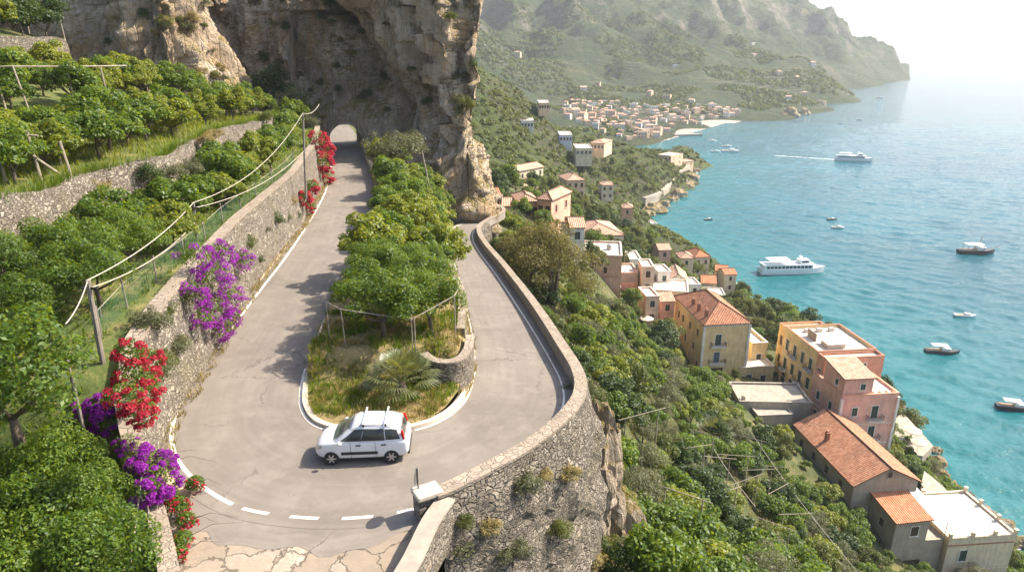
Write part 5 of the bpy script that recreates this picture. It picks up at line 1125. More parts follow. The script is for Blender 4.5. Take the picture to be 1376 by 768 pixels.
# ------------------------------------------------------------------ village on the far beach: small houses, five kinds copied
KV = []
for k, (wl, rf, tl) in enumerate([('pl_cream', 'hip', 'tile_pale'), ('pl_peach', 'flat', ''), ('pl_white', 'flat', ''), ('pl_peach', 'hip', 'tile_pale'), ('pl_white', 'gablex', 'tile_pale')]):
    h = House('village_house', 'small pastel house in the hazy village behind the far beach', (0, 0, 0), 9, 8, 0, 0, -7.5, wl, rf, 'houses of the far village', tl or 'tile_old', 1.8, .2, roofmat='terrace_tile', cop='white_roof', cornice=False)
    for kk in range(3):
        for zz in (1.2, 4.4): h.win('F', 1.8 + kk * 2.7, zz, 1.1, 1.6, 'shutter_brown', 'pl_white', sill=False)
    KV.append(h)
BLOCK[:] = [b for b in BLOCK if b[1] > 14]
vp = []
for _ in range(4000):
    r_ = rng.random(); px = rng.uniform(755, 990)
    lo = np.interp(px, [755, 790, 850, 900, 960, 990], [136, 138, 142, 142, 146, 150]); hi = np.interp(px, [755, 800, 850, 868, 900, 960, 990], [158, 178, 192, 188, 180, 165, 158]); py = rng.uniform(lo, hi)
    p = None; d_ = ray(px, py)
    for y in np.arange(565, 1150, 6):
        q = aty(px, py, y)
        if q.z <= mount_z(q.x, q.y): p = q; break
    if p is None or p.z < SEA + 2.2: continue
    if all(hypot(p.x - a, p.y - b) > 7.0 for a, b, c in vp): vp.append((p.x, p.y, p.z))
    if len(vp) >= 190: break
for px, py in [(780, 124), (800, 116), (690, 75), (905, 92), (890, 135), (868, 130), (925, 140), (1045, 102), (1010, 62), (955, 65), (1070, 108), (1012, 78), (1100, 75), (1090, 90), (1075, 130), (1055, 135)]:
    for y in np.arange(565, 2300, 8):
        q = aty(px, py, y)
        if q.z <= mount_z(q.x, q.y): vp.append((q.x, q.y, q.z)); break
for k, (x, y, z) in enumerate(vp):
    h = KV[k] if k < 5 else KV[int(rng.integers(5))]; rz = rng.uniform(-.6, .6); s_ = rng.uniform(.45, .78) * (1.5 if k >= len(vp) - 16 else 1)
    if k < 5: h.t.location = (x, y, z - .5); h.t.rotation_euler = (0, 0, rz)
    else: copy_tree(h.t, (x, y, z - .5), rz, (s_ * rng.uniform(.8, 1.4), s_, s_ * rng.uniform(.8, 1.3)), 'small pastel house in the hazy village behind the far beach' if k < len(vp) - 16 else 'lone pale house scattered on the mountain slope above the far village', 'houses of the far village' if k < len(vp) - 16 else 'lone houses on the far mountain')
mb = MB(); top = []
for px, py in [(862, 192), (885, 186), (910, 179), (950, 168), (985, 158)]: p = atz(px, py, SEA); top.append([Vector((p.x + 14, p.y - 14, SEA - .8)), Vector((p.x + 2, p.y, SEA + .9)), Vector((p.x - 12, p.y + 18, SEA + 2.2)), Vector((p.x - 20, p.y + 34, SEA + 2.0))])
mb.grid([list(r) for r in zip(*[catmull(list(c), 6) for c in zip(*top)])] and [r for r in zip(*[catmull([tt[i] for tt in top], 6) for i in range(4)])]); o = mb.build('beach', M['beach_sand'], smooth=True); o['kind'] = 'structure'
a, b = atz(905, 183, SEA), atz(942, 182, SEA); t = thing('pier', 'thin stone pier reaching into the water from the far beach', 'pier', a); mb = MB(); v_ = (b - a); L_ = v_.length; n_ = Vector((-v_.y, v_.x, 0)).normalized() * 3
mb.prism([tuple(q)[:2] for q in (Vector((0, 0, 0)) - n_, v_ - n_, v_ + n_, n_)], -2, 1.8); mb.build('deck', M['concrete'], t); mb = MB(); mb.prism([tuple(q)[:2] for q in (v_ * .98 - n_ * .5, v_ - n_ * .5, v_ + n_ * .5, v_ * .98 + n_ * .5)], 1.8, 3.2); mb.build('bollard', M['pl_white'], t)
# coastal lane round the headland foot
pp = [on for on in [atz(px, py, -60.5) for px, py in [(868, 268), (885, 262), (900, 250), (908, 240), (918, 230), (930, 222)]]]; pp = catmull(pp, 5)
wall_strip('sea_wall', 'pale coastal path wall curving round the foot of the headland', 'sea wall', [(p.x, p.y) for p in pp], lambda k: -64, lambda k: -59.6, 2.2, M['concrete'], nz=3, rough=.3, left=1)
# ------------------------------------------------------------------ boats
def hull(mb, L, B, H, dr=.5, fl=.9, n=14):
    rows = []
    for k in range(n + 1):
        q = k / n; x = lerp(-L / 2, L / 2, q); w = B / 2 * (.86 + .14 * min(1, q * 4)) * (1 if q < .55 else max(.02, 1 - ((q - .55) / .45) ** 2.2)); sh = H * (1 + .35 * max(0, q - .5) ** 1.5 * 2); rk = (q ** 6) * L * .03
        rows.append([(x - rk, -w * .55, -dr), (x - rk * .5, -w * .9, .05), (x, -w, sh), (x, -w * .93, sh), (x, 0, sh - .05), (x, w * .93, sh), (x, w, sh), (x - rk * .5, w * .9, .05), (x - rk, w * .55, -dr)])
    mb.grid(rows[::-1], wrap=True); mb.face(rows[0]); mb.face(rows[-1][::-1])
def ferry(label, loc, rz, L, hullm='hull_white'):
    t = thing('ferry', label, 'ferry', loc, rz); k = L / 24; mb = MB(); hull(mb, L, L * .22, 1.9 * k); mb.build('hull', M[hullm], t, smooth=False); mb = MB(); mb.box(-L * .47, L * .27, -L * .095, L * .095, 1.8 * k, 3.5 * k); mb.idx([(L * .27, -L * .09, 1.8 * k), (L * .36, -L * .05, 1.8 * k), (L * .36, L * .05, 1.8 * k), (L * .27, L * .09, 1.8 * k), (L * .27, -L * .085, 3.5 * k), (L * .30, -L * .05, 3.5 * k), (L * .30, L * .05, 3.5 * k), (L * .27, L * .085, 3.5 * k)], [(4, 5, 6, 7), (0, 1, 5, 4), (1, 2, 6, 5), (2, 3, 7, 6)]); c = mb.build('cabin', M['hull_white'], t); mb = MB()
    for s_ in (-1, 1):
        y = s_ * L * .0955
        for q in range(12): x = -L * .44 + q * L * .058; mb.box(x, x + L * .045, min(y, y + s_ * .03), max(y, y + s_ * .03), 2.3 * k, 3.1 * k)
    mb.build('window', M['boat_glass'], c); mb = MB(); mb.box(-L * .48, L * .30, -L * .10, L * .10, 3.502 * k, 3.62 * k); mb.build('upper_deck', M['hull_white'], t); mb = MB(); mb.box(L * .08, L * .22, -L * .07, L * .07, 3.62 * k, 5.0 * k); w = mb.build('wheelhouse', M['hull_white'], t); mb = MB(); mb.box(L * .221, L * .224, -L * .06, L * .06, 4.2 * k, 4.7 * k); mb.box(L * .10, L * .20, -L * .072, -L * .0702, 4.2 * k, 4.7 * k); mb.box(L * .10, L * .20, L * .0702, L * .072, 4.2 * k, 4.7 * k); mb.build('window', M['boat_glass'], w)
    mb = MB(); mb.box(-L * .40, -L * .08, -L * .085, L * .085, 5.2 * k, 5.3 * k); cn = mb.build('sun_canopy', M['hull_white'], t); mb = MB()
    for x in (-.39, -.24, -.09):
        for y in (-.08, .08): mb.tube([(L * x, L * y, 3.6 * k), (L * x, L * y, 5.2 * k)], .05 * k, 4)
    mb.build('post', M['hull_white'], cn); mb = MB()
    for y in (-.098, .098):
        for z in (4.0, 4.4): mb.tube([(-L * .48, L * y, z * k), (L * .08, L * y, z * k)], .03 * k, 4)
    mb.tube([(L * .30, -L * .05, 2.9 * k), (L * .47, 0, 3.3 * k), (L * .30, L * .05, 2.9 * k)], .03 * k, 4); mb.build('railing', M['metal_sheet'], t); mb = MB(); mb.tube([(L * .12, 0, 5.0 * k), (L * .10, 0, 7.0 * k)], .06 * k, 5); mb.box(L * .09, L * .13, -.6 * k, .6 * k, 5.9 * k, 6.05 * k); mb.build('mast', M['hull_white'], t)
    mb = MB(); mb.box(-L * .02, L * .12, -L * .111, -L * .1102, .95 * k, 1.3 * k)
    return t
def boat(label, px, py, L, rz, hm='hull_white', kind=0, name='motorboat'):
    t = thing(name, label, 'boat', atz(px, py, SEA), rz); k = L / 8; mb = MB(); hull(mb, L, L * .30, .8 * k, .3); mb.build('hull', M[hm], t); mb = MB(); mb.box(-L * .42, L * .22, -L * .11, L * .11, .79 * k, .86 * k); mb.build('deck', M['deck_wood'], t)
    mb = MB(); mb.box(-L * .05, L * .20, -L * .09, L * .09, .862 * k, 1.5 * k); c = mb.build('cabin', M['hull_white'], t); mb = MB(); mb.box(L * .2005, L * .206, -L * .08, L * .08, 1.1 * k, 1.42 * k); mb.build('window', M['boat_glass'], c)
    if kind >= 1:
        mb = MB(); mb.box(-L * .34, L * .12, -L * .115, L * .115, 2.1 * k, 2.2 * k); cn = mb.build('awning', M['canvas'], t); mb = MB()
        for x in (-.33, .11):
            for y in (-.11, .11): mb.tube([(L * x, L * y, .8 * k), (L * x, L * y, 2.1 * k)], .04 * k, 4)
        mb.build('post', M['metal_sheet'], cn)
    if kind == 2:
        mb = MB(); mb.tube([(L * .05, 0, .8 * k), (L * .05, 0, 4.2 * k)], .06 * k, 5); mb.build('mast', M['deck_wood'], t); mb = MB(); mb.tube([(L * .46, 0, 1.2 * k), (L * .62, 0, 1.7 * k)], .06 * k, 5); mb.build('bowsprit', M['deck_wood'], t)
    return t
ferry('large white passenger ferry moored off the houses in the middle of the bay', atz(1064, 366, SEA), radians(4), 25.5)
ferry('hazy ferry trailing a white wake farther out in the bay', atz(1147, 216, SEA), radians(-12), 27, 'hull_white')
boat('dark-hulled gulet with a white canopy near the right edge of the sea', 1312, 340, 15, radians(0), 'hull_dark', 2, 'gulet')
boat('white launch with a crew on deck between the gulet and the striped boat', 1297, 425, 6.4, radians(-10), 'hull_white', 0); boat('long wooden-decked boat with dark hull below the small white launch', 1266, 474, 9, radians(-8), 'hull_dark', 1); boat('white-awninged boat cut by the right edge of the photo', 1364, 549, 8, radians(-16), 'hull_dark', 1)
boat('tiny dark boat in mid bay, upper of a pair', 1118, 295, 5, radians(0), 'hull_dark', 0); boat('tiny grey boat in mid bay, lower of a pair', 1126, 306, 6, radians(-5), 'hull_white', 0); boat('tiny dinghy off the headland rocks', 952, 295, 4.5, radians(10), 'hull_dark', 0)
for px, py, L, lab in [(957, 190, 9, 'small boat nearest the far beach'), (977, 197, 9, 'small white boat in the middle of the far beach moorings'), (982, 204, 14, 'long low boat off the far pier'), (962, 204, 8, 'small white boat just below the pier end'), (1183, 132, 14, 'lone dot-like boat far out by the headlands'), (1155, 161, 7, 'pale yacht far out right of the rocky point'), (1130, 166, 7, 'speck of a boat left of the pale yacht')]: boat(lab, px, py, L, rng.uniform(-.3, .3), 'hull_white', 0)
def wake(name, label, a, b, w0, w1):
    mb = MB(); d = (b - a); n = Vector((-d.y, d.x, 0)).normalized(); mb.grid([[a.lerp(b, k / 20) + n * s_ * lerp(w0, w1, k / 20) + Vector((0, 0, .06)) for s_ in (-.5, 0, .5)] for k in range(21)]); o = mb.build(name, M['foam']); return tag(o, label, 'wake', None, 'stuff')
def m_foam():
    t = NT('foam'); v = t.coord(scale=(.15, .6, 1)); tr = t.N('BsdfTransparent'); mx = t.N('MixShader'); t.b.inputs['Base Color'].default_value = (.8, .84, .84, 1); t.L(t.math('MULTIPLY', t.grey(t.noise(v, 1.2, 5, .7), .35, .65), .75), mx.inputs[0]); t.L(tr.outputs[0], mx.inputs[1]); t.L(t.b.outputs[0], mx.inputs[2]); t.L(mx.outputs[0], t.out.inputs[0]); M['foam'] = t.m
m_foam(); wake('wake_foam', 'white wake trailing behind the hazy ferry', atz(1128, 215, SEA), atz(1040, 209, SEA), 5, 3)
def surf(name, label, pts, w, seed):
    P = catmull(pts, 8); rows = []
    for k in range(len(P)):
        d = (P[min(k + 1, len(P) - 1)] - P[max(k - 1, 0)]).normalized(); n = Vector((-d.y, d.x, 0)); a = noise.noise(Vector((k * .35, seed, 0))); rows.append([P[k] + n * (w * (q - .5) * 2 + a * w * .8) + Vector((0, 0, .16)) for q in (0, .33, .66, 1)])
    mb = MB(); mb.grid(rows); o = mb.build(name, M['foam']); return tag(o, label, 'surf', None, 'stuff')
surf('surf_foam', 'white surf along the rocks below the houses', [atz(px, py, SEA) for px, py in shore[1:13]], 1.1, 1)
surf('surf_foam', 'white surf round the foot of the green headland', [atz(px, py, SEA) for px, py in shore[16:]], 2.6, 2)
surf('surf_foam', 'white surf line on the far beach', [atz(px, py, SEA) for px, py in [(869, 194), (888, 188), (905, 183), (930, 176), (950, 171), (985, 161)]], 2.2, 3)
for hh_ in (YEL, PINK, TER, VIL):
    for q in range(2):
        x, y = hh_.w * (.3 + .4 * q), hh_.d * (.62 - .3 * q); zz = hh_.h + (2.0 if hh_ is VIL else 0); mb = MB(); mb.tube([(x, y, zz), (x, y, zz + 1.9)], .03, 5)
        for k in range(4): mb.tube([(x - .45 + .06 * k, y, zz + 1.25 + .18 * k), (x + .45 - .06 * k, y, zz + 1.25 + .18 * k)], .014, 4)
        mb.build('aerial', M['iron'], hh_.roof)
for k in range(3):
    mb = MB(); x, y = YEL.w * (.25 + .22 * k), YEL.d * .8; mb.box(x, x + 1.1, y, y + .7, YEL.h + .03, YEL.h + .75); mb.build('air_unit', M['metal_sheet'], YEL.roof)
mb = MB(); mb.lathe([(.5, 0), (.55, .1), (.55, 1.1), (.3, 1.25)], 12, (TER.w * .7, TER.d * .5, TER.h + .03)); mb.build('water_tank', M['metal_sheet'], TER.roof)
# shore rocks
for k, (px, py) in enumerate([(1244, 615), (1250, 630), (1262, 640), (1272, 655), (1290, 668), (1322, 690), (1350, 705), (1368, 728), (1236, 590), (1228, 575), (1220, 560), (1258, 605), (1262, 622), (1205, 545), (985, 383), (1000, 400), (1025, 418), (1050, 434)]):
    boulder('shore_rock', 'dark wet rock at the foot of the houses along the waterline', atz(px, py, SEA + .3), rng.uniform(1.0, 2.3), 20 + k, sub=3, sc=(1.2, 1, .8))['group'] = 'rocks along the shore'
for k, (px, py) in enumerate([(868, 288), (880, 283), (893, 276), (905, 268), (912, 262), (920, 250), (928, 240), (936, 230), (935, 221), (1104, 139), (1080, 152), (1060, 155)]):
    boulder('headland_rock', 'grey boulder in the surf at the foot of the headland', atz(px, py, SEA + .5), rng.uniform(2.5, 5) * (2.2 if k > 8 else 1), 50 + k, 'rock', 3, (1.3, 1, .9))['group'] = 'rocks at the headland'
# ------------------------------------------------------------------ poles, wires, pergolas, fences, sign
def pole(name, label, a, b, r, mat='pole_wood', group=None, cap=False):
    t = thing(name, label, 'pole', a, 0, group); d = Vector(b) - Vector(a); mb = MB(); mb.tube([(0, 0, -.3), d * .5, d], [r, r * .9, r * .75], 7); mb.build('shaft', M[mat], t)
    if cap: mb = MB(); mb.box(-.28, .28, -.04, .04, d.z - .35, d.z - .27); mb.v = [(x + d.x, y + d.y, z) for x, y, z in mb.v]; mb.build('crossbar', M['iron'], t)
    return t
p1 = (aty(152, 565, 23.0), aty(118, 376, 22.9)); p1[0].z = max(.2, p1[0].z); pole('utility_pole', 'leaning weathered utility pole beside the scarlet bougainvillea', p1[0], p1[1], .11, 'post_grey', None, True)
p2 = (aty(265, 330, 37.2), aty(260, 272, 37)); pole('utility_pole', 'short utility pole above the purple bougainvillea', p2[0], p2[1], .09, 'post_grey', None, True)
p3 = (aty(411, 262, 57), aty(407, 152, 57)); pole('utility_pole', 'tall thin utility pole near the tunnel on the road wall', p3[0], p3[1], .10, 'post_grey', None, True)
pole('wooden_pole', 'bare pale pole sticking out of the trees at the foot of the cliff', aty(582, 275, 78), aty(567, 203, 79), .09)
p4 = (aty(644, 303, 91), aty(641, 268, 91)); pole('lamp_post', 'thin post at the far bend of the descending road', p4[0], p4[1], .07, 'post_grey')
def wire(label, a, b, sag, r=.021):
    a, b = Vector(a), Vector(b); mb = MB(); mb.tube([a.lerp(b, k / 16) - Vector((0, 0, sag * 4 * (k / 16) * (1 - k / 16))) for k in range(17)], r, 5); o = mb.build('overhead_cable', M['cable']); tag(o, label, 'cable')
wire('upper slack cable from the leaning pole to the short utility pole', p1[1], p2[1], .35); wire('lower slack cable from the leaning pole to the short utility pole', p1[1] - Vector((0, 0, .3)), p2[0].lerp(p2[1], .55), .45)
wire('upper cable from the short utility pole to the tall thin pole', p2[1], p3[1], 1.1); wire('lower cable from the short utility pole to the tall thin pole', p2[1] - Vector((0, 0, .3)), p3[0].lerp(p3[1], .55), .7); wire('cable rising from the tall thin pole to the cliff', p3[1], aty(429, 140, 66), .35)
wire('cable dropping left from the leaning pole to the netting posts', p1[1], aty(88, 435, 20.5), .15); wire('cable crossing the lemon trees at the left edge', aty(0, 357, 30), aty(82, 318, 34), .2, .035)
# netting fence on the road wall
fy = [24.5, 27, 30, 33.5, 37, 41, 45, 49, 54, 59, 64]
t = thing('netting_fence', 'green netting fence on thin posts along the top of the left road wall', 'fence', (xtop(24.5) - .8, 24.5, wall_top(24.5))); b = t.location; pts = [Vector((xtop(y) - .85, y, terr_z(xtop(y) - .9, y))) - b for y in fy]
for p in pts: mb = MB(); mb.tube([p - Vector((0, 0, .3)), p + Vector((rng.uniform(-.06, .06), 0, 1.3))], .04, 6); mb.build('post', M['post_grey'], t)
mb = MB(); mb.grid([[p + Vector((0, 0, 1.05)) for p in pts], [p + Vector((0, 0, .6)) for p in pts], [p + Vector((0, 0, .02)) for p in pts]]); mb.build('netting', M['green_net'], t); mb = MB(); mb.tube([p + Vector((0, 0, 1.06)) for p in pts], .01, 4); mb.build('top_wire', M['cable'], t)
t = thing('netting_fence', 'torn dark green netting on leaning posts at the bottom left corner', 'fence', atz(195, 768, 0)); b = t.location.copy()
def rel(px, py, z): return atz(px, py, z) - b
q = [(rel(222, 775, 0), rel(190, 640, 1.7)), (rel(180, 790, -.1), rel(153, 705, 1.3)), (rel(130, 800, -.1), rel(114, 736, 1.0))]
q = [(Vector((r_.x, r_.y, -.3)), s_) for (_, s_), r_ in zip(q, [rel(212, 752, .1), rel(172, 790, -.1), rel(122, 800, -.1)])]
for a_, c_ in q: mb = MB(); mb.tube([a_, c_], [.045, .035], 6); mb.build('post', M['post_grey'], t)
mb = MB(); mb.grid([[c_ - Vector((0, 0, .1)) for a_, c_ in q], [a_.lerp(c_, .4) for a_, c_ in q], [a_ + Vector((0, 0, .25)) for a_, c_ in q]]); mb.build('netting', M['green_net'], t); mb = MB(); mb.tube([q[0][1] * .98, q[1][0] + Vector((0, 0, .3))], .03, 5); mb.tube([q[1][1], q[2][0] + Vector((0, 0, .3))], .025, 5); mb.build('brace', M['pole_wood'], t)
for k, (px, py, hh) in enumerate([(103, 545, 1.7), (96, 520, 1.5), (112, 575, 1.9), (140, 470, 1.8)]):
    a_ = atz(px, py, 2.6); pole('fence_post', 'grey old fence post standing by the leaning utility pole', a_, a_ + Vector((rng.uniform(-.3, .2), .1, hh)), .055, 'post_grey', 'old fence posts by the leaning pole')
# timber pergola frames
def pergola(label, posts, rails, r=.06, mat='pole_wood'):
    b = Vector(posts[0][0]); t = thing('pergola_frame', label, 'pergola', b)
    for a_, c_ in posts: mb = MB(); mb.tube([Vector(a_) - b - Vector((0, 0, .2)), Vector(c_) - b], r, 6); mb.build('post', M[mat], t)
    for rr in rails: mb = MB(); mb.tube([Vector(p) - b for p in rr], r * .8, 6); mb.build('rail', M[mat], t)
    return t
def up(px, py, zf, hgt, dx=0): p = hit(px, py, zf); return (p, p + Vector((dx, 0, hgt)))
ps = [up(12, 158, terr_z, 3.1, -.3), up(42, 155, terr_z, 3.1, -.5), up(102, 150, terr_z, 3.0), up(148, 142, terr_z, 2.8, -.2)]
pergola('long timber frame in front of the tree row on the upper terrace', ps, [[ps[0][1] + Vector((-1.5, 0, 0)), ps[1][1], ps[2][1], ps[3][1] + Vector((2, 0, .1))]])
ps = [up(8, 245, terr_z, 2.6), up(57, 245, terr_z, 2.5, -.2), up(100, 247, terr_z, 2.2, -.3)]; pergola('weathered driftwood frame at the left edge of the middle terrace', ps, [[ps[0][1] - Vector((1, 0, 0)), ps[1][1]], [ps[0][1], ps[1][0] + Vector((0, 0, 1.2))], [ps[0][1] + Vector((0, 0, -.25)), ps[1][1] + Vector((.5, 0, -.2))], [ps[0][1], ps[2][0]]], .07)
ps = [(aty(15, 50, 76) - Vector((0, 0, 1)), aty(10, 24, 76)), (aty(40, 46, 76) - Vector((0, 0, 1)), aty(35, 24, 76)), (aty(88, 52, 76) - Vector((0, 0, 1)), aty(80, 24, 76))]; pergola('pole frame at the top left corner above the dark wall', ps, [[p[1] for p in ps], [aty(0, 20, 76), ps[0][1]]])
zi = lambda x, y: island_z(x, y)
ps = [up(555, 476, zi, 2.0), up(559, 478, zi, 1.9), up(612, 452, zi, 2.1), up(465, 466, zi, 1.9, -.1), up(443, 455, zi, 1.9)]; pergola('thin pole pergola along the front row of the island grove', ps, [[ps[4][1], ps[3][1], ps[1][1] - Vector((0, 0, .1))], [ps[1][1], ps[2][1]], [ps[2][1], ps[2][1] + Vector((.3, 2, .1))]], .032)
a_ = atz(407, 505, .12); pole('wooden_pole', 'bent grey pole rising from the kerb on the left of the island', a_, aty(436, 428, 31.5), .06, 'pole_wood')
for k, (px, py) in enumerate([(940, 645), (960, 700), (992, 612), (928, 608), (1000, 660), (1032, 690), (1015, 652), (905, 640), (968, 640), (1048, 720), (985, 680), (890, 705), (838, 605), (1020, 730)]):
    p = hit(px, py, hz)
    if p is None: continue
    an = rng.uniform(-.9, .9); d_ = Vector((cos(an) * 3.2, sin(an) * 2.4, rng.uniform(-.3, .5))); pr = p + Vector((0, 0, 3.3))
    t = pergola('bleached pole frame poking through the fruit trees on the slope below the road', [(p, pr), (p + d_ - Vector((0, 0, 1)), pr + d_)], [[pr - d_ * .2, pr + d_ * 1.25]], .055); t['group'] = 'pole frames on the slope'
wire('long pale cable running down the slope towards the orange-tiled cottage', hit(1000, 605, hz) + Vector((0, 0, 4)), aty(1150, 765, 66), .6, .045); wire('pale cable crossing the fruit trees left of the long one', hit(955, 640, hz) + Vector((0, 0, 4)), hit(1010, 720, hz) + Vector((0, 0, 4)), .3, .04)
# small road sign seen edge-on
a_ = atz(564, 690, 0); t = thing('road_sign', 'thin road sign seen edge-on beside the parapet end', 'road sign', a_, radians(86)); mb = MB(); mb.tube([(0, 0, -.1), (0, 0, 1.75)], .03, 6); mb.build('post', M['post_grey'], t); mb = MB(); mb.lathe([(.28, -.012), (.30, -.006), (.30, .006), (.28, .012)], 24, (0, .045, 1.45), 'y'); mb.build('sign_plate', M['sign_back'], t)
# umbrellas on the sea terrace and in the yards
def umbrella(px, py, z, r, lab):
    t = thing('parasol', lab, 'parasol', atz(px, py, z), 0); mb = MB(); mb.tube([(0, 0, 0), (0, 0, 2.5)], .04, 5); mb.build('pole', M['pole_wood'], t); mb = MB(); n = 8; rim = [(r * cos(2 * pi * k / n), r * sin(2 * pi * k / n), 2.1) for k in range(n)]
    for k in range(n): mb.face([rim[k], rim[(k + 1) % n], (0, 0, 2.65)]); mb.face([rim[(k + 1) % n], rim[k], tuple(np.array(rim[k]) * [1, 1, .94]), tuple(np.array(rim[(k + 1) % n]) * [1, 1, .94])])
    mb.build('canopy', M['umbrella_cloth'], t)
umbrella(1224, 590, -58.6, 1.7, 'beige parasol on the seaside terrace by the pink palazzo'); umbrella(1232, 606, -58.6, 1.5, 'second beige parasol nearer the steps of the seaside terrace')
umbrella(868, 440, hz(*hit(868, 440, hz)[:2]), 1.5, 'white parasol in the yard left of the tall yellow villa'); umbrella(895, 425, hz(*hit(895, 425, hz)[:2]), 1.6, 'larger white parasol close to the yellow villa wall')
# ------------------------------------------------------------------ planting (after the buildings, which keep their ground clear)
def blocked(x, y, z):
    """the ground just in front of the house fronts is open"""
    px, py = pix(x, y, z + 2.6); return any(a < px < c and b < py < d for a, b, c, d in VIEWCLEAR)
# island grove
for x, y in poisson([(x, y) for x, y in cands(-25, 0, 30.2, 93, 5000) if xl(y) + (1.35 if y < 37 else 1.5) < x < xr(y) - (1.7 if y < 44 else 1.2) and (y < 78 or x < -9)], 2.15):
    plant('near' if y < 40 else 'mid', (x, y, island_z(x, y)), rng.uniform(.95, 1.2) if y < 38 else rng.uniform(.85, 1.2), 'lemon tree in the crowded grove on the island between the two roads', 'lemon trees on the hairpin island')
# left terraces
for x, y in poisson([(x, y) for x, y in cands(-40, -12, 24, 99, 6000) if x1(y) + .9 < x < xtop(y) - 1.9 - (.7 if y > 60 else 0)], 2.3):
    if inframe(x, y, 6, 80): plant('near' if y < 33 else 'mid', (x, y, terr_z(x, y)), rng.uniform(.72, 1.15), 'lemon tree on the lowest terrace between the road wall and the first terrace wall', 'lemon trees on the lowest left terrace')
for x, y in poisson([(x, y) for x, y in cands(-40, -20, 28, 92, 6000) if x2(y) + 1.2 < x < x1(y) - 1.9], 2.6):
    if inframe(x, y, 9, 60): plant('mid', (x, y, terr_z(x, y)), rng.uniform(.7, 1.15), 'lemon tree on the grassy middle terrace at the left', 'lemon trees on the middle left terrace')
for x, y in poisson([(x, y) for x, y in cands(-62, -28, 36, 86, 8000) if x3(y) + 1.2 < x < x2(y) - 1.2], 2.6):
    if inframe(x, y, 11, 60) and y < 83: plant('mid', (x, y, terr_z(x, y)), rng.uniform(.7, 1.1), 'lemon tree in the row on the upper terrace behind the timber frame', 'lemon trees on the upper left terrace')
for x, y in poisson([(x, y) for x, y in cands(-90, -40, 46, 92, 4000) if x < x3(y) - 1.5], 3.6):
    if inframe(x, y, 16, 60): plant('dark', (x, y, terr_z(x, y) - .3), rng.uniform(.8, 1.3), 'dark shrub in the shaded scrub at the top left corner', 'shaded shrubs at the top left') if rng.random() < .8 else plant('mid', (x, y, terr_z(x, y)), 1.1, 'lemon tree among dark scrub at the top left corner', 'lemon trees at the top left corner')
# big lemons bottom left
for k, (px, py, z, sc) in enumerate([(25, 590, 2.6, 1.65), (95, 745, -.1, 1.0), (40, 720, .2, 1.05), (128, 705, .3, .85), (20, 790, -.3, 1.0), (150, 800, -.5, 1.0), (85, 665, .8, .85), (60, 665, .8, .85)]):
    p = atz(px, py, z); plant('near', (p.x, p.y, z - .2), sc * .92, ['tall lemon tree with a bare dark trunk at the left edge of the photo', 'lemon tree in the sunlit thicket at the bottom left inside the netting'][k > 0], 'lemon trees in the bottom left thicket' if k else None)
# slope below the parapet
def rightof(y):   # outside of the parapet
    c = [p.x for p in off if abs(p.y - y) < 1.2]; return max(c) if c else (-3 if y > 60 else 4)
sl = []
for x, y in cands(-6, 95, 24, 118, 26000):
    if x < rightof(y) + (1.6 if y < 70 else 2.0) or not clear(x, y, 1.4): continue
    if hz(x, y) < SEA + 2.5: continue
    sl.append((x, y))
cnt = 0
for x, y in poisson(sl, 2.75):
    z = hz(x, y); q = pix(x, y, z)
    if not inframe(x, y, z + 1, 50) or (y < 34 and q[0] < 815): continue
    if noise.noise(Vector((x * .09, y * .09, 2))) > .52: continue
    r = rng.random(); cnt += 1; bs = .45 if blocked(x, y, z) else 1.0
    if r < .76: plant('far', (x, y, z), bs * rng.uniform(.72, 1.2), 'green fruit tree in the grove on the slope between the curved wall and the houses', 'fruit trees on the slope below the road')
    elif r < .86: plant('olive', (x, y, z), bs * rng.uniform(.8, 1.15), 'grey-green olive tree among the fruit trees on the slope below the road', 'olive trees on the slope below the road')
    else: plant('wood', (x, y, z), bs * rng.uniform(.6, .95), 'dark broadleaf tree among the fruit trees on the slope below the road', 'broadleaf trees on the slope below the road')
print('slope trees', cnt)
sl = [(x, y) for x, y in cands(-8, 110, 118, 236, 12000) if clear(x, y, 1.2) and hz(x, y) > SEA + 2.0 and (y > 125 or x > 0)]; cnt = 0
for x, y in poisson(sl, 4.1):
    z = hz(x, y)
    if not inframe(x, y, z + 2, 10) or (blocked(x, y, z) and rng.random() < .5): continue
    cnt += 1; bs = .5 if blocked(x, y, z) else 1.0
    plant('wood' if rng.random() < .75 else 'far', (x, y, z - .3), bs * rng.uniform(.7, 1.25), 'bushy tree on the wooded hillside among the villas above the bay', 'trees on the hillside among the villas')
print('hill trees', cnt)
# far wood on the headland: one mass
pts = []
for x, y in cands(-40, 260, 232, 520, 60000):
    z = hz(x, y)
    if z < SEA + 3: continue
    d = noise.noise(Vector((x * .03, y * .03, 4)))
    if d < -.12 and rng.random() < .85: continue
    fr = (z / 3.4) % 1
    if d > .1 and not (.15 < fr < .6): continue
    pts.append((x, y, z))
    if len(pts) > 3400: break
P = np.array(pts); n = len(P); q = 34; d = unit(rng.normal(size=(n * q, 3))); d[:, 2] = np.abs(d[:, 2]); R = np.repeat(rng.uniform(.7, 1.9, n), q)[:, None]
v, f = leaf_quads(np.repeat(P, q, 0) + d * R * np.array([1, 1, 1.1]), unit(d + rng.normal(size=d.shape) * .3), .9, .8); o = npmesh('wood_foliage', v, f, M['leaf_wood']); tag(o, 'scrub and low trees covering the green headland beyond the cove', 'scrub', None, 'stuff')
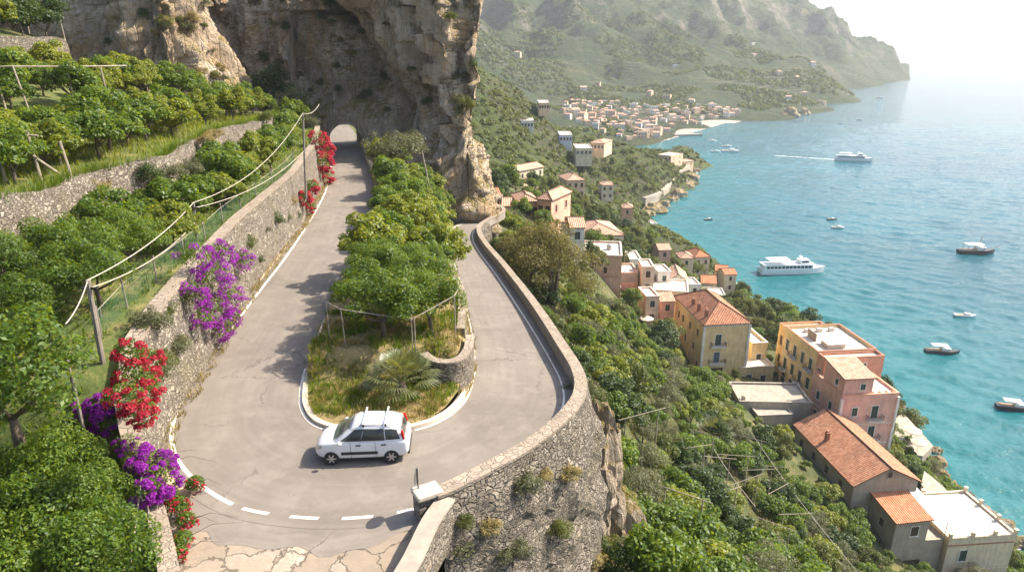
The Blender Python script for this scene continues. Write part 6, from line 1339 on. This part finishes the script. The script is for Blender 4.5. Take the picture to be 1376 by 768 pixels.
# far crowns on the mountain foot, one mass
pts = []
for x, y in cands(-60, 620, 640, 1500, 30000):
    z = mount_z(x, y)
    if z < SEA + 6 or not inframe(x, y, z, 5) or noise.noise(Vector((x * .012, y * .012, 1))) < -.05: continue
    pts.append((x, y, z))
P = np.array(pts[:6000]); n = len(P); q = 14; d = unit(rng.normal(size=(n * q, 3))); d[:, 2] = np.abs(d[:, 2]); R = np.repeat(rng.uniform(1.5, 4.0, n), q)[:, None]
v, f = leaf_quads(np.repeat(P, q, 0) + d * R, unit(d + rng.normal(size=d.shape) * .3), 3.0, .8); o = npmesh('wood_foliage', v, f, M['leaf_wood']); tag(o, 'distant trees covering the mountain slopes behind the bay', 'woodland', None, 'stuff')

def on_wall(px, py):
    """point on the left wall face seen at this pixel"""
    y = 18.0
    while y < 104:
        p = aty(px, py, y)
        if p.x < x0(y) - .09 * max(0, min(4.5, p.z)): break
        y += .1
    return p
# single bushes
def bush(px, py, Y, sc, key, label, which=None):
    p = aty(px, py, Y); s = PROTO[key]
    if which is not None:
        keep = PROTO[key]; PROTO[key] = [keep[which]]; o = plant(key, p, sc, label); PROTO[key] = keep; return o
    return plant(key, p, sc, label)
for k, (px, py, Y) in enumerate([(448, 170, 150), (462, 168, 156), (476, 168, 152), (490, 172, 146)]): bush(px, py + 4, Y, 1.3, 'wood', 'leafy tree glimpsed through the far end of the tunnel')['group'] = 'trees beyond the tunnel'
for y in np.arange(27, 90, 2.6):
    y += rng.uniform(-1, 1); plant('bush', (x1(y) + rng.uniform(-.2, .9), y, z1(y) - rng.uniform(.2, 3.0)), rng.uniform(.4, .85), 'scrubby bush rooted in the lower terrace wall', 'bushes on the lower terrace wall')
bush(365, 150, 103, 1.5, 'dark', 'large dark shrub in the shaded cleft between the two cliffs'); bush(345, 155, 101, 1.1, 'dark', 'smaller dark shrub left of the one in the shaded cleft')
bush(400, 182, 96, 1.45, 'olive', 'grey-green olive tree left of the tunnel mouth'); bush(418, 186, 93, 1.0, 'olive', 'small olive tree nearest the left side of the tunnel mouth')
bush(527, 238, 82, 1.5, 'olive', 'big olive tree at the foot of the cliff right of the tunnel'); bush(548, 228, 88, 1.2, 'olive', 'second olive tree close against the cliff right of the tunnel')
bush(603, 745, 19.0, .72, 'bush', 'round grey-green bush below the end stone of the parapet', 0); bush(575, 762, 18.5, .5, 'bush', 'small green bush under the round bush at the bottom edge', 3)
bush(585, 768, 19.5, .6, 'bush', 'leafy green bush at the very bottom edge left of the big wall', 1)
bush(785, 545, 28.5, .85, 'bush', 'grey-yellow bush overhanging outside the sharpest bend of the parapet', 0); bush(795, 580, 28.2, .6, 'bush', 'dry yellow bush under the one at the parapet bend', 2)
bush(815, 640, 28.5, .7, 'bush', 'pale dry bush on the crag below the parapet bend', 2); bush(835, 690, 29.5, .8, 'bush', 'ochre dry bush low on the crag beside the slope', 2); bush(765, 610, 26.2, .35, 'bush', 'dry tuft rooted high on the curved wall near the bend', 2)
bush(832, 752, 30, .9, 'bush', 'green bush at the foot of the crag at the bottom edge', 3); bush(850, 742, 31, .8, 'bush', 'yellow-green bush beside the dirt patch at the bottom centre', 3)
for k, (px, py) in enumerate([(358, 310), (336, 335), (388, 292), (322, 350), (207, 440), (228, 425), (246, 410), (372, 300), (395, 272), (350, 350), (238, 470), (225, 500), (402, 290), (205, 520)]):
    p = on_wall(px, py)
    p.z = min(max(p.z, .4), 4.2); o = plant('bush', (p.x - .2, p.y, p.z - .3), rng.uniform(.38, .75), 'dry yellow-green tuft hanging from the face of the left retaining wall', 'tufts on the left retaining wall')
from mathutils.bvhtree import BVHTree
def bvh(t):
    o = KIDS[t][0]; m = o.data; off_ = t.location; return BVHTree.FromPolygons([v.co + off_ for v in m.vertices], [tuple(p.vertices) for p in m.polygons])
for t_, n_, x_0, x_1, y_0, y_1, lb, gp in ((cl, 46, 330, 640, 0, 235, 'shrub rooted on a ledge of the tall cliff above the tunnel', 'shrubs on the tall cliff'), (b_rock, 26, 140, 315, 0, 130, 'shrub rooted on the pale rock buttress above the lemon terraces', 'shrubs on the rock buttress')):
    tr_ = bvh(t_); done_ = 0
    for _ in range(900):
        px, py = rng.uniform(x_0, x_1), rng.uniform(y_0, y_1); d_ = ray(px, py).normalized(); loc, nn, idx_, dist = tr_.ray_cast(Vector((0, 0, CAM_H)), d_)
        if loc is None or (abs(px - 466) < 30 and py > 150): continue
        if nn.dot(d_) > 0: nn = -nn
        if nn.z < .18 and rng.random() < .8: continue
        plant('bush', loc - d_ * .1 - Vector((0, 0, .25)), rng.uniform(.45, 1.05), lb, gp); done_ += 1
        if done_ >= n_: break
tr_ = bvh(big_wall)
for px, py, sc_, wh, lb in [(705, 655, .5, 0, 'grey-green bush growing from the middle of the big curved wall'), (730, 640, .32, 2, 'yellow tuft right of the bush in the middle of the big curved wall'), (655, 712, .36, 2, 'dry tuft low on the left of the big curved wall'), (762, 640, .4, 2, 'ochre tuft on the right part of the big curved wall'), (745, 715, .5, 3, 'green bush low on the right part of the big curved wall'), (690, 745, .5, 0, 'olive bush at the bottom edge on the big curved wall'), (625, 700, .3, 3, 'small green plant under the end slab on the big curved wall')]:
    loc, nn, idx_, dist = tr_.ray_cast(Vector((0, 0, CAM_H)), ray(px, py).normalized())
    if loc is not None:
        keep = PROTO['bush']; PROTO['bush'] = [keep[wh]]; plant('bush', loc - Vector((0, 0, sc_ * .5)), sc_, lb); PROTO['bush'] = keep
for px, py in [(796, 764), (812, 758), (828, 766), (842, 762), (808, 745)]:
    p = hit(px, py, hz); plant('bush', p, rng.uniform(.6, .9), 'scrubby bush on the bank under the crag at the bottom edge', 'bushes under the crag')
# the large feathery tree and companions
protos('big', 1, name='broadleaf_tree', label='x', cat='tree', R=4.6, zc=5.6, rz=4.6, k=46, N=15000, size=.27, asp=.35, mat='leaf_bronze', trunk_h=2.4, cr=(.18, .30), tr=.3)
p = hit(742, 432, hz); plant('big', p, 1.15, 'tallest feathery bronze-green tree standing outside the parapet halfway down the descending road'); p = hit(712, 392, hz); plant('big', p, .8, 'smaller feathery tree left of the tallest one, close to the parapet')
# dwarf palms
def palm(name, label, loc, n, L, seed):
    t = thing(name, label, 'palm', loc); V = []; st = MB(); r = random.Random(seed)
    st.lathe([(.28, -.2), (.24, .3), (.16, .55)], 8); st.build('trunk', M['bark'], t)
    fr = MB(); pe = MB()
    for k in range(n):
        a = k * 2.4; el = lerp(1.35, .05, k / n) + r.uniform(-.1, .1); d = Vector((cos(a) * cos(el), sin(a) * cos(el), sin(el))); b = Vector((0, 0, .45)); tip = b + d * L * r.uniform(.55, .7)
        pe.tube([b, b.lerp(tip, .5) + Vector((0, 0, .05)), tip], .012, 4); side = d.cross(Vector((0, 0, 1))).normalized(); up = side.cross(d)
        for q in range(13):
            th = lerp(-1.25, 1.25, q / 12); dd = (d * cos(th) + side * sin(th)).normalized(); l = L * .55 * (1 - .25 * abs(th)); w = side * cos(th) - d * sin(th)
            e = tip + dd * l - Vector((0, 0, l * .30)); m = tip + dd * l * .55 - Vector((0, 0, l * .05)); fr.face([tip, m + w * .028, e, m - w * .028])
    pe.build('frond_stalk', M['leaf_palm'], t); fr.build('frond', M['leaf_palm'], t); return t
p = atz(540, 528, .15); palm('dwarf_palm', 'bushy dwarf fan palm on the dry front of the hairpin island', p, 52, 1.7, 1)
p = hit(955, 592, hz); palm('palm_tree', 'fan palm with arching fronds on the slope left of the grey flat roof', p, 40, 3.4, 2)
p = hit(975, 565, hz); palm('palm_tree', 'second fan palm just uphill from the arching one near the grey flat roof', p, 40, 2.6, 3)
# dry grass (stuff)
def tufts(name, label, P, h, q, mat, spread=.18):
    P = np.array([tuple(p) for p in P]); n = len(P); B = np.repeat(P, q, 0); m = len(B); a = rng.uniform(0, 6.28, m); r = rng.uniform(0, spread, m); B = B + np.stack([np.cos(a) * r, np.sin(a) * r, np.zeros(m)], 1)
    H_ = (np.repeat(rng.uniform(.6, 1.3, n), q) * rng.uniform(.6, 1.2, m) * h)[:, None]; lean = np.stack([np.cos(a) * rng.uniform(.1, .7, m), np.sin(a) * rng.uniform(.1, .7, m), np.ones(m)], 1); T = B + lean * H_
    w = np.stack([-np.sin(a), np.cos(a), np.zeros(m)], 1) * .018; v = np.stack([B - w, B + w, T + w * .3, T - w * .3], 1).reshape(-1, 3); o = npmesh(name, v, np.arange(4 * m).reshape(m, 4), M[mat]); return tag(o, label, 'grass', None, 'stuff')
tufts('dry_grass', 'yellow dry grass covering the front of the hairpin island', [(x, y, island_z(x, y) - .02) for x, y in cands(-14, -1, 23.6, 34, 3000) if xl(y) + .3 < x < xr(y) - .4 and noise.noise(Vector((x * .8, y * .8, 0))) > -.05], .26, 8, 'leaf_dry')
tufts('green_weeds', 'green weeds mixed into the dry grass on the hairpin island', [(x, y, island_z(x, y) - .02) for x, y in cands(-14, -1, 23.6, 34, 4200) if xl(y) + .3 < x < xr(y) - .4 and noise.noise(Vector((x * .6, y * .6, 3))) > -.2], .24, 9, 'leaf_lemon')
tufts('grass', 'green grass strip along the top of the left retaining wall', [(x, y, terr_z(x, y)) for x, y in cands(-34, -14, 20, 90, 9000) if xtop(y) - 3.6 < x < xtop(y) - .7], .26, 8, 'leaf_lemon')
tufts('meadow_grass', 'grass on the open strips of the middle left terrace', [(x, y, terr_z(x, y)) for x, y in cands(-36, -21, 28, 80, 3500) if x2(y) + .5 < x < x1(y) - .4], .4, 8, 'leaf_lemon_yel')
tufts('verge_grass', 'dry weeds along the sandy verge and the foot of the walls', [(x0(y) + rng.uniform(-.1, .5), y, .08) for y in rng.uniform(21, 95, 700)] + [(xr(y) - rng.uniform(-.1, .3), y, roadz(y) + .05) for y in rng.uniform(27, 60, 420)], .22, 6, 'leaf_dry', .12)
tufts('wild_grass', 'dry grass between the trees on the slope below the road', [(x, y, hz(x, y)) for x, y in cands(2, 60, 26, 90, 7000) if x > rightof(y) + .8 and clear(x, y, .3)], .5, 7, 'leaf_dry', .35)
tufts('wall_grass', 'grass fringe on the lips of the left terrace walls', [(x1(y) - .3, y, terr_z(x1(y) - .5, y)) for y in rng.uniform(28, 92, 500)] + [(x2(y) - .3, y, terr_z(x2(y) - .5, y)) for y in rng.uniform(42, 84, 400)], .5, 9, 'leaf_lemon', .4)
# bougainvillea
def bougain(label, blobs, mat, Ng, Nf, lsz=.11, bsz=.085, trail=0):
    b = Vector(blobs[0][:3]); t = thing('bougainvillea', label, 'bougainvillea', b); cl = [(x - b.x, y - b.y, z - b.z, r) for x, y, z, r in blobs]
    p, n = clump_points(cl, Ng, .3); v, f = leaf_quads(p, n, lsz, .6); npmesh('foliage', v, f, M['leaf_lemon'], t)
    sub = []
    for c in cl:
        for q in range(int(10 + c[3] * 20)):
            d = unit(rng.normal(size=(1, 3)))[0]; d[1] -= .4; d[0] += .3; d /= np.linalg.norm(d); sub.append((c[0] + d[0] * c[3] * 1.05, c[1] + d[1] * c[3] * .92, c[2] + d[2] * c[3] * .92, c[3] * rng.uniform(.12, .34)))
    p, n = clump_points(sub, Nf, .2); v, f = leaf_quads(p, n, bsz, .8); npmesh('flowers', v, f, M[mat], t)
    mb = MB()
    for c in cl[:6]: mb.tube([(0, .2, -.6), (c[0] * .5, c[1] * .5 + .2, c[2] * .5 - .2), c[:3]], [.03, .022, .01], 5)
    for q in range(trail):
        a = Vector(cl[q % len(cl)][:3]); e = a + Vector((rng.uniform(.8, 2.0), rng.uniform(-.5, .6), rng.uniform(-.1, .5))); mb.tube([a, a.lerp(e, .5) + Vector((0, 0, .25)), e], [.012, .008, .004], 4)
    mb.build('stems', M['bark'], t); return t
def blobs(lst): return [(*(on_wall(px, py) + Vector((.35, -.25, 0))), r * 1.12) for px, py, r in lst]
bougain('big purple bougainvillea spilling over the left road wall', blobs([(275, 375, .9), (255, 345, .7), (290, 340, .7), (318, 350, .65), (250, 395, .6), (275, 415, .8), (300, 400, .7), (262, 430, .5), (290, 440, .6), (305, 425, .5)]), 'bract_purple', 6500, 9500)
bougain('scarlet bougainvillea climbing the road wall by the leaning utility pole', blobs([(170, 500, .55), (165, 470, .45), (190, 480, .45), (185, 520, .5), (160, 530, .45), (180, 550, .45), (195, 505, .35)]), 'bract_red', 4600, 9000, .09, .075)
bougain('crimson bougainvillea column on the road wall next to the tunnel', blobs([(430, 200, 1.1), (428, 218, 1.1), (434, 236, .9), (424, 188, .9), (438, 248, .7)]), 'bract_red', 2600, 8000, .17, .15)
bougain('small red bougainvillea by the far thin pole on the road wall', blobs([(414, 252, .7), (404, 266, .65), (412, 278, .5)]), 'bract_red', 1600, 2800, .15, .13)
def fb(lst): return [(*atz(px, py, z), r) for px, py, z, r in lst]
bougain('purple bougainvillea below the scarlet one beside the fence posts', fb([(130, 556, 2.4, .55), (148, 568, 2.2, .55), (116, 550, 2.5, .48), (138, 545, 2.6, .45)]), 'bract_purple', 1800, 6500, .08, .07)
bougain('purple bougainvillea sprawling over the near wall end by the white line', fb([(205, 628, 1.5, .62), (188, 616, 1.7, .55), (214, 646, 1.4, .58), (170, 598, 1.9, .4), (198, 660, 1.4, .46), (224, 622, 1.3, .38)]), 'bract_purple', 2800, 11000, .08, .07, 8)
bougain('sparse red bougainvillea on the low wall beside the concrete apron', fb([(240, 680, .5, .35), (250, 700, .4, .3), (225, 665, .7, .35), (245, 725, .4, .3), (262, 650, .3, .3), (240, 745, .3, .25)]), 'bract_red', 4200, 900, .085, .08, 8)
# ------------------------------------------------------------------ air
mb = MB(); mb.box(-6990, 6990, -70, 8790, -78, 560); hz_o = mb.build('haze', None) if False else None
t = NT('haze'); pv = t.N('VolumePrincipled'); pv.inputs['Color'].default_value = (.86, .94, 1, 1); pv.inputs['Density'].default_value = .00014; pv.inputs['Anisotropy'].default_value = .05
t.n.remove(t.b); t.L(pv.outputs[0], t.out.inputs['Volume']); M['haze'] = t.m
bm = MB(); bm.box(-7010, 7010, -80, 8810, -100, 560); o = bm.build('haze', M['haze']); tag(o, 'pale sea haze filling the air over the bay', 'haze', None, 'stuff')
